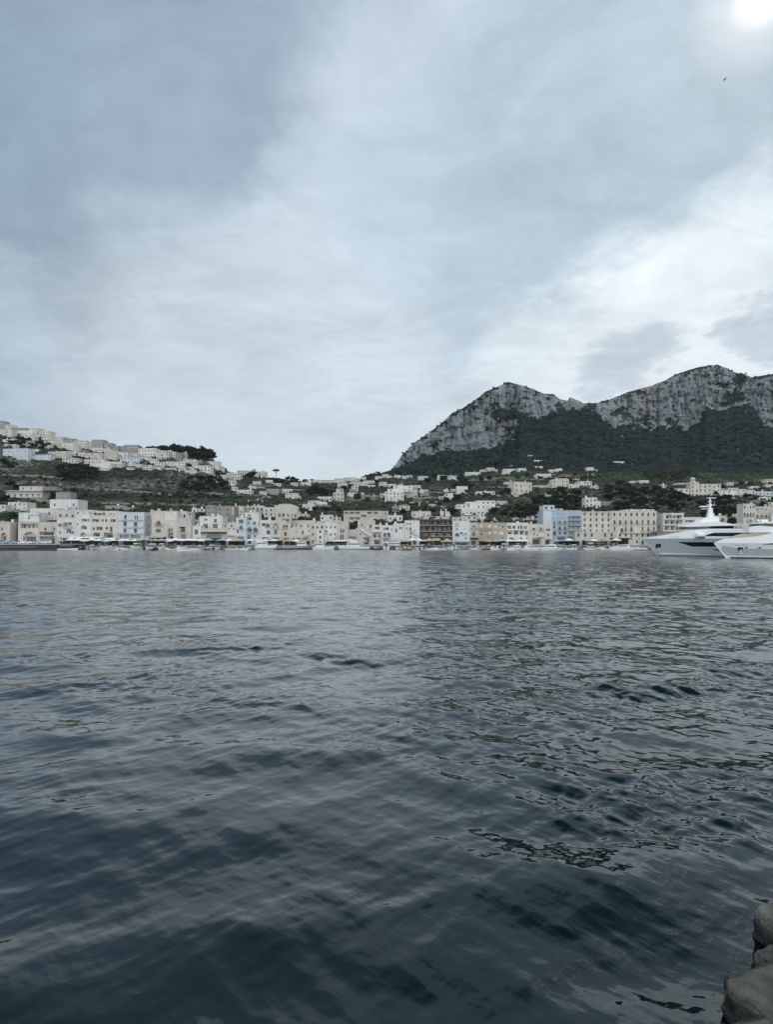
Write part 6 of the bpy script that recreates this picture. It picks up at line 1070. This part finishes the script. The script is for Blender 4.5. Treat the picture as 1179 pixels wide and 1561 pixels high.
# ---------------------------------------------------------------- gulls
GU = paint('gull_grey', (.16, .17, .19), .8, .1)
for px, py, Y, rot, lb in ((1105.3, 121, 85, (0.5, .9, .3), 'small grey gull banking high under the bright cloud'), (1130, 236, 110, (.3, -.5, .8), 'small grey gull gliding lower than the banking one'), (505, 566.5, 160, (.2, .2, .4), 'distant gull over the gap between hill and mountain')):
    b = MB(); b.tube((-.25, 0, 0), (0, 0, .02), .03, .09, GU, 8); b.tube((0, 0, .02), (.22, 0, .03), .09, .05, GU, 8); b.tube((.22, 0, .03), (.3, 0, .02), .03, .008, GU, 6)
    for s in (-1, 1): b.mesh([(-.1, s * .04, .05), (.12, s * .04, .05), (.14, s * .38, .15), (.0, s * .78, .1), (-.04, s * .38, .14)], [(0, 1, 2, 4), (4, 2, 3), (4, 2, 1, 0), (3, 2, 4)], GU)
    o = b.build('gull', None, (WX(px, Y), Y, WZ(py, Y))); o.rotation_euler = rot; o.scale = (.75, .75, .75); tag(o, lb, 'gull', 'gulls in the sky')
# ---------------------------------------------------------------- trees
BARK = paint('bark', (.07, .055, .045), .9, .3, 3.0)
def leaves(lobes, per, size, seed, flat=1.0, up=.3):
    """many leaf-sized faces through lumpy lobes: (x, y, z, rx, rz)"""
    g = np.random.default_rng(seed); V = []
    for x, y, z, rx, rz in lobes:
        d = g.normal(size=(per, 3)); d /= np.linalg.norm(d, axis=1)[:, None]; r = g.uniform(.55, 1.08, per) ** .6
        P = np.array([x, y, z]) + d * r[:, None] * np.array([rx, rx, rz])
        nrm = d * .8 + g.normal(size=(per, 3)) * .55 + np.array([0, 0, up]); nrm /= np.linalg.norm(nrm, axis=1)[:, None]
        a = np.cross(nrm, g.normal(size=(per, 3))); a /= np.linalg.norm(a, axis=1)[:, None]; c = np.cross(nrm, a); s = size * g.uniform(.6, 1.4, per)[:, None]
        V.append(np.stack([P - a * s, P - c * s * .6, P + a * s, P + c * s * .7], 1))
    V = np.concatenate(V).reshape(-1, 3); return V, np.arange(len(V)).reshape(-1, 4)
def tree_proto(kind, seed, mat):
    g = random.Random(seed); t = MB()
    if kind == 'oak':
        lob = [(0, 0, .58, .3, .3)] + [(g.uniform(-.3, .3), g.uniform(-.3, .3), g.uniform(.4, .82), g.uniform(.14, .24), g.uniform(.11, .19)) for _ in range(10)]; per, sz = 105, .05
        t.tube((0, 0, -.15), (0, 0, .45), .05, .03, BARK)
        for l in lob[1:6]: t.tube((0, 0, .3), l[:3], .022, .008, BARK, 5)
    elif kind == 'pine':
        lob = [(g.uniform(-.34, .34), g.uniform(-.34, .34), g.uniform(.84, .94), g.uniform(.14, .2), .055) for _ in range(13)] + [(0, 0, .93, .3, .06)]; per, sz = 80, .036
        t.tube((0, 0, -.15), (.01, 0, .62), .032, .024, BARK)
        for l in lob[:7]: t.tube((.01, 0, .6), (l[0], l[1], l[2] - .02), .016, .006, BARK, 5)
    elif kind == 'cypress':
        lob = [(0, 0, .1 + .085 * i, .10 * (1 - (i / 11.) ** 1.6) + .012, .1) for i in range(11)]; per, sz = 70, .03; t.tube((0, 0, -.1), (0, 0, .5), .02, .01, BARK)
    else:
        lob = [(0, 0, .4, .45, .4)] + [(g.uniform(-.35, .35), g.uniform(-.35, .35), g.uniform(.25, .7), g.uniform(.2, .3), g.uniform(.18, .28)) for _ in range(7)]; per, sz = 80, .075
        t.tube((0, 0, -.15), (0, 0, .4), .05, .03, BARK)
        for l in lob[1:5]: t.tube((0, 0, .1), l[:3], .025, .01, BARK, 5)
    V, Fc = leaves(lob, per, sz, seed)
    r = empty('olive_tree' if mat is LEAF_OLIVE else {'oak': 'evergreen_tree', 'pine': 'umbrella_pine', 'cypress': 'cypress_tree', 'bush': 'round_shrub'}[kind], (0, 0, -90)); t.build('trunk', r); link('crown', mesh_np('crown', V, Fc, [mat]), r); return r
TP = {'oak': [tree_proto('oak', i, LEAF_DARK) for i in range(4)], 'olive': [tree_proto('oak', 20 + i, LEAF_OLIVE) for i in range(2)], 'pine': [tree_proto('pine', 40 + i, LEAF_DARK) for i in range(2)], 'cypress': [tree_proto('cypress', 60, LEAF_DARK)], 'bush': [tree_proto('bush', 70 + i, LEAF_SCRUB) for i in range(3)], 'dbush': [tree_proto('bush', 80 + i, LEAF_DARK) for i in range(2)]}
tu = set(); rt = random.Random(99)
CATS = {'oak': 'tree', 'olive': 'tree', 'pine': 'pine tree', 'cypress': 'cypress', 'bush': 'shrub', 'dbush': 'shrub'}
def tree(kind, px, py, wpx, label, group=None, hf=1.0, words=None):
    x, Y, z = ground_hit(px, py); w = wpx / F * Y; i = rt.randrange(len(TP[kind])); src = TP[kind][i]
    o = src if (kind, i) not in tu else copy_tree(src); tu.add((kind, i))
    k = {'oak': 1.0, 'olive': 1.0, 'pine': 1.0, 'cypress': 4.2, 'bush': .95, 'dbush': .95}[kind]; s = w * k
    o.location = (x, Y, z - .02 * s); o.scale = (s, s * rt.uniform(.9, 1.1), s * hf * rt.uniform(.9, 1.12)); o.rotation_euler = (0, 0, rt.uniform(0, 6.28)); tag(o, label, CATS[kind], group or 'trees on the slopes')
    if not label: REG.append((o, px, py, words or {'oak': 'dark evergreen tree', 'olive': 'grey-green loose tree', 'pine': 'umbrella-shaped pine', 'cypress': 'cypress', 'bush': 'rounded green shrub', 'dbush': 'dark rounded shrub'}[kind]))
    return o
tree('pine', 421, 727.5, 12, 'lone umbrella pine standing clear against the sky on the saddle', hf=1.25); lm(2, 421, 'the lone umbrella pine')
tree('cypress', 513.3, 751, 3.6, 'thin black cypress beside the tower-like villa'); tree('cypress', 693, 764, 3.4, 'single dark cypress next to the large white gable wall')
WOODS = [('oak', 800, 782, 30, 9, 20, (9, 15), 'dark evergreen tree in the wood behind the blue hotel'), ('oak', 852, 768, 38, 17, 34, (9, 16), 'dark evergreen tree in the wood behind the blue hotel'),
         ('oak', 990, 766, 66, 18, 52, (9, 17), 'dark evergreen tree in the wood below the lantern-tower villa'), ('oak', 945, 748, 28, 8, 12, (8, 14), 'dark evergreen tree in the wood below the lantern-tower villa'), ('oak', 1095, 778, 30, 16, 24, (9, 16), 'dark evergreen tree in the gully beyond the lantern-tower villa'), ('olive', 1022, 724, 42, 9, 24, (8, 14), 'grey-green tree on the knoll under the forest edge'),
         ('oak', 116, 724, 34, 12, 30, (8, 15), 'dark tree in the grove just under the hilltop town'), ('oak', 312, 741, 38, 10, 26, (8, 14), 'dark tree in the grove under the radio mast'),
         ('oak', 235, 687, 25, 3, 12, (11, 15), 'dome-shaped pine in the row crowning the hilltop'), ('oak', 275, 688, 22, 3, 12, (11, 16), 'dome-shaped pine in the row crowning the hilltop'), ('oak', 308, 695, 19, 7, 22, (9, 14), 'dark tree on the wooded bluff by the radio mast'), ('oak', 432, 735, 22, 3.5, 12, (7, 11), 'dark ridge tree around the lone umbrella pine'), ('oak', 487, 752, 20, 7, 13, (8, 13), 'dark tree in the clump beside the thin cypress'),
         ('oak', 708, 742, 17, 10, 14, (8, 14), 'dark tree in the grove around the four-loggia house'), ('bush', 275, 758, 62, 8, 22, (5, 10), 'rounded shrub on the terraces under the grove'), ('bush', 90, 752, 80, 10, 16, (4, 9), 'low shrub on the stony slope above the colonnaded house'), ('oak', 60, 680, 28, 4, 11, (5, 9), 'dark tree between two rows of the hilltop town'), ('oak', 30, 675, 16, 5, 9, (6, 10), 'dark tree between two rows of the hilltop town'), ('bush', 860, 727, 60, 5, 14, (5, 9), 'shrub on the upper terraces by the yellow villa')]
for kind, cx, cy, rx, ry, n, (s0, s1), lab in WOODS:
    done = []; tries = 0
    while len(done) < n and tries < 900:
        tries += 1; t = rt.uniform(0, 6.283); q = sqrt(rt.random()); x, y = cx + rx * q * cos(t), cy + ry * q * sin(t)
        if any(((x - a) / 6.0) ** 2 + ((y - c) / 3.0) ** 2 < (1 if tries < 500 else .4) for a, c in done): continue
        done.append((x, y))
    for x, y in done: tree(kind, x, y + 2, rt.uniform(s0, s1), lab, lab.replace('dark tree', 'trees').replace('dark evergreen tree', 'trees').replace('dome-shaped pine', 'pines').replace('rounded shrub', 'shrubs').replace('low shrub', 'shrubs').replace('grey-green tree', 'trees').replace('dark ridge tree', 'ridge trees'), hf=rt.uniform(.75, .95))
ONE = [('oak', 6, 714, 16), ('oak', 15, 720, 13), ('oak', 14, 745, 15), ('oak', 24, 748, 12), ('oak', 3, 771, 16), ('oak', 9, 766, 10), ('oak', 318, 694, 13), ('oak', 385, 730, 13), ('oak', 379, 729, 9), ('cypress', 396, 729, 2.2), ('cypress', 400.5, 728, 2.4), ('oak', 664, 733, 13), ('oak', 676, 736, 14), ('oak', 652, 739, 12), ('olive', 640, 743, 10), ('oak', 615, 787, 14), ('oak', 690, 788, 16), ('oak', 697, 766, 13), ('oak', 682, 770, 12), ('olive', 670, 772, 10), ('pine', 598, 784, 8), ('pine', 605, 786, 9), ('oak', 525, 750, 10), ('oak', 534, 746, 9), ('oak', 543, 748, 7), ('pine', 476, 735, 6), ('pine', 515, 732, 5), ('oak', 523, 731, 4), ('pine', 576, 727, 9), ('oak', 589, 727, 9), ('oak', 575, 739, 8), ('oak', 551, 737, 6), ('olive', 464, 738, 8), ('olive', 545, 766, 14), ('olive', 560, 768, 12), ('bush', 590, 764, 10), ('bush', 570, 758, 9), ('bush', 633, 772, 9), ('bush', 648, 779, 9), ('bush', 660, 781, 10), ('olive', 538, 806, 9), ('oak', 543, 801, 8), ('dbush', 531, 806, 7), ('dbush', 460, 794, 12), ('bush', 448, 796, 8), ('bush', 470, 796, 9), ('oak', 480, 782, 10), ('oak', 497, 780, 11), ('oak', 516, 782, 11), ('olive', 508, 776, 10), ('oak', 735, 736, 10), ('oak', 747, 733, 9), ('olive', 760, 737, 8), ('bush', 790, 730, 8), ('bush', 805, 727, 7), ('dbush', 775, 752, 12), ('dbush', 765, 756, 10), ('olive', 740, 760, 10), ('dbush', 760, 776, 9), ('oak', 755, 786, 13), ('oak', 768, 790, 13), ('oak', 1103, 748, 10), ('oak', 1092, 757, 9), ('oak', 1082, 756, 8), ('oak', 1140, 762, 12), ('oak', 1153, 765, 10), ('olive', 1130, 741, 11), ('olive', 1146, 743, 9), ('bush', 1118, 768, 11), ('dbush', 1165, 772, 10), ('bush', 1075, 795, 12), ('dbush', 1118, 800, 12), ('dbush', 1128, 806, 9), ('oak', 332, 727, 8), ('oak', 340, 728, 7), ('dbush', 228, 712, 7), ('bush', 215, 708, 5), ('dbush', 288, 714, 8), ('oak', 302, 722, 8), ('oak', 322, 718, 8), ('dbush', 245, 786, 16), ('bush', 265, 788, 10), ('dbush', 282, 793, 9), ('bush', 222, 789, 8), ('bush', 64, 786, 9), ('dbush', 20, 790, 12), ('bush', 14, 796, 9), ('bush', 120, 784, 9)]
for k, x, y, w in ONE: tree(k, x, y, w, None, 'single trees and shrubs on the slopes', hf=rt.uniform(.85, 1.1))
# ---------------------------------------------------------------- jetty boulders at the viewer's feet
def M_boulder():
    m = bpy.data.materials.new('boulder_rock'); nt, nd, L = nodes(m); b = nd['Principled BSDF']; geo = N(nt, 'ShaderNodeNewGeometry')
    def nz(s, d=8): n = N(nt, 'ShaderNodeTexNoise'); n.inputs['Scale'].default_value = s; n.inputs['Detail'].default_value = d; n.inputs['Roughness'].default_value = .65; L.new(geo.outputs['Position'], n.inputs['Vector']); return n
    a = ramp(nt, [(.3, (.05, .048, .041)), (.5, (.12, .115, .1)), (.7, (.2, .195, .17))]); L.new(nz(3.5).outputs['Fac'], a.inputs[0])
    # wet and weedy near the water
    sx = N(nt, 'ShaderNodeSeparateXYZ'); L.new(geo.outputs['Position'], sx.inputs[0]); wn = nz(2.0, 4); ad = N(nt, 'ShaderNodeMath', operation='MULTIPLY_ADD'); L.new(wn.outputs['Fac'], ad.inputs[0]); ad.inputs[1].default_value = -.35; L.new(sx.outputs['Z'], ad.inputs[2])
    mr = N(nt, 'ShaderNodeMapRange'); mr.inputs[1].default_value = -.2; mr.inputs[2].default_value = -.06; L.new(ad.outputs[0], mr.inputs[0])
    mx = N(nt, 'ShaderNodeMix', data_type='RGBA'); L.new(mr.outputs[0], mx.inputs['Factor']); mx.inputs['A'].default_value = (.016, .018, .014, 1); L.new(a.outputs[0], mx.inputs['B']); L.new(mx.outputs['Result'], b.inputs['Base Color'])
    rr = N(nt, 'ShaderNodeMapRange'); rr.inputs[3].default_value = .3; rr.inputs[4].default_value = .85; L.new(mr.outputs[0], rr.inputs[0]); L.new(rr.outputs[0], b.inputs['Roughness'])
    bp = N(nt, 'ShaderNodeBump'); bp.inputs['Distance'].default_value = .07; L.new(nz(14, 10).outputs['Fac'], bp.inputs['Height']); L.new(bp.outputs[0], b.inputs['Normal']); return m
MBO = M_boulder(); iv, if_ = ico(6)
def boulder(px, py, sx, sy, sz, rz, seed, label, z=.1, tilt=0.0):
    Y = F * (EYE - z) / (py - HY); q = np.sign(iv) * np.abs(iv) ** .24; q = q / np.max(np.abs(q), axis=1, keepdims=True) ** .35
    n = fbm(q[:, 0] * 1.1 + seed * 7, q[:, 1] * 1.1, q[:, 2] * 1.1, 5, .55); v = q * (1 + .1 * n)[:, None] * np.array([sx, sy, sz])
    v = v + iv * (.035 * fbm(v[:, 0] * 5, v[:, 1] * 5, v[:, 2] * 5 + seed, 5, .6) - .03 * np.clip(.25 - np.abs(fbm(v[:, 0] * 2.2, v[:, 1] * 2.2, v[:, 2] * 2.2 + seed * 3, 3)) * 2.2, 0, 1))[:, None]
    o = link('jetty_boulder', mesh_np('jetty_boulder', v, if_, [MBO], smooth_=True), None, (WX(px, Y), Y, z)); o.rotation_euler = (tilt, tilt * .6, rz); tag(o, label, 'boulder', 'boulders of the jetty')
boulder(1242, 1425, .5, .30, .17, .35, 1, 'farthest dark boulder of the jetty, half under water', .0, .1)
boulder(1236, 1444, .45, .10, .05, .5, 2, 'narrow pale-edged slab wedged in the jetty corner', .2, .12)
boulder(1230, 1478, .5, .17, .15, .3, 3, 'flat boulder between the wedged slab and the largest one', .0, .1)
boulder(1222, 1538, .62, .30, .17, .42, 4, 'largest flat-topped boulder at the near end of the jetty', .0, .14)
boulder(1117, 1500, .055, .045, .08, .2, 5, 'fist-sized stone at the water edge against the largest boulder', .03)
boulder(1190, 1620, .6, .22, .16, .3, 6, 'ridged boulder cut by the lower corner of the view', .02, .16)
boulder(1400, 1500, .7, .6, .3, .3, 7, 'big boulder further inside the jetty', .02); boulder(1370, 1690, .8, .5, .32, .5, 8, 'inner boulder of the jetty beside the camera', .02)
# ---------------------------------------------------------------- terrace walls that step up the slopes
TW = paint('terrace_stone', (.27, .255, .225), .95, .3, .7, .15)
for px0, px1, py0, py1 in ((128, 200, 745, 749), (200, 262, 750, 757), (240, 312, 771, 772.5), (150, 230, 768, 770), (60, 112, 765, 766), (4, 60, 724, 729), (64, 96, 728, 731), (300, 340, 752, 756), (380, 425, 741, 742), (425, 470, 747, 749), (455, 520, 772, 772), (520, 583, 763, 764), (545, 590, 757, 758), (528, 565, 761, 760), (640, 690, 751, 752.5), (625, 690, 761, 760), (630, 668, 766, 767), (655, 688, 774, 774), (700, 760, 734, 733), (720, 800, 729, 730), (760, 830, 733, 732), (735, 790, 744, 745), (757, 780, 757, 757), (830, 900, 724.5, 726), (850, 890, 728.5, 728), (985, 1045, 783, 786), (1000, 1040, 789, 790), (1095, 1140, 739, 738), (1120, 1170, 759, 760), (20, 55, 781, 782)):
    n = max(4, int((px1 - px0) / 4)); P = []
    for i in range(n + 1):
        t = i / n; x, Y, z = ground_hit(px0 + (px1 - px0) * t, py0 + (py1 - py0) * t + .4 * math.sin(i * 1.7)); P.append((x, Y, z))
    Ym = float(np.median([p[1] for p in P])); P = [(p[0] * (Ym + .5 * (p[1] - Ym)) / p[1], Ym + .5 * (p[1] - Ym)) for p in P]; P = [(x, Y, ground_z(x, Y)) for x, Y in P]
    b = MB(); c0 = P[n // 2]
    for i in range(n):
        (x0, y0, z0), (x1, y1, z1) = P[i], P[i + 1]; x0 -= c0[0]; x1 -= c0[0]; y0 -= c0[1]; y1 -= c0[1]; z0 -= c0[2]; z1 -= c0[2]; h = rt.uniform(1.2, 1.9)
        b.mesh([(x0, y0 - .4, z0 - 1), (x1, y1 - .4, z1 - 1), (x1, y1 - .4, z1 + h), (x0, y0 - .4, z0 + h), (x0, y0 + .4, z0 - 1), (x1, y1 + .4, z1 - 1), (x1, y1 + .4, z1 + h), (x0, y0 + .4, z0 + h)], [(0, 1, 2, 3), (5, 4, 7, 6), (3, 2, 6, 7), (1, 5, 6, 2), (4, 0, 3, 7)], TW)
    o = b.build('terrace_wall', None, c0); o['kind'] = 'thing'; tag(o, None, 'wall', 'terrace walls on the slopes'); REG.append((o, (px0 + px1) / 2, (py0 + py1) / 2, 'dry-stone terrace wall'))
# ---------------------------------------------------------------- every remaining label: which one it is, between which neighbours
ORD = ['first', 'second', 'third', 'fourth', 'fifth', 'sixth', 'seventh', 'eighth', 'ninth', 'tenth', 'eleventh', 'twelfth', 'thirteenth', 'fourteenth', 'fifteenth', 'sixteenth']
def tier(px, py):
    if py > 801: return 4
    if py > 769.5: return 3
    if px < 344 and py < 724: return 1
    return 2
EDGE = {1: ('the tallest skyline pine', 'the bare bluff')}
slots = {}
for o, px, py, ph in REG:
    t = tier(px, py); ls = sorted((x, p) for k, x, p in LM if k == t); L0 = [l for l in ls if l[0] <= px]; L1 = [l for l in ls if l[0] > px]
    key = (L0[-1][1] if L0 else None, L1[0][1] if L1 else None)
    # skyline houses and those lower down count apart
    slots.setdefault((ph, key), []).append((px, py, o))
for (ph, (a, c)), lst in slots.items():
    lst.sort(key=lambda q: (q[0], q[1]))
    if a is None: lst = lst[::-1]
    for i, (px, py, o) in enumerate(lst):
        where = f'between {a} and {c}' if a and c else f'beyond {a}' if a else f'before {c}'
        if len(lst) == 1: o['label'] = f'{ph} {where}'
        else:
            where = f'from {a} towards {c}' if a and c else f'out past {a}' if a else f'out past {c}'
            o['label'] = f'{ORD[min(i, 15)]} {ph} {where}'
        if len(o['label'].split()) > 16: o['label'] = (f'{ph}' if len(lst) == 1 else f'{ORD[min(i, 15)]} {ph}') + f' before {c or a}'
def drop(o):
    for ch in list(o.children): drop(ch)
    bpy.data.objects.remove(o)
for k in PB:
    if k not in used: drop(PB[k][0])
for k in TP:
    for i, o in enumerate(TP[k]):
        if (k, i) not in tu: drop(o)
for k in PP:
    if k not in pu: drop(PP[k])
# ---------------------------------------------------------------- sea air
def haze():
    m = bpy.data.materials.new('haze_air'); nt, nd, L = nodes(m); nd.remove(nd['Principled BSDF'])
    v = N(nt, 'ShaderNodeVolumePrincipled'); v.inputs['Color'].default_value = (.55, .68, .78, 1); v.inputs['Density'].default_value = HAZE; v.inputs['Anisotropy'].default_value = .2
    L.new(v.outputs[0], nd['Material Output'].inputs['Volume'])
    b = MB(); b.box(-1500, 2800, -60, 2000, -6, 760, m); o = b.build('haze'); o['kind'] = 'stuff'
HAZE = .00004
haze()
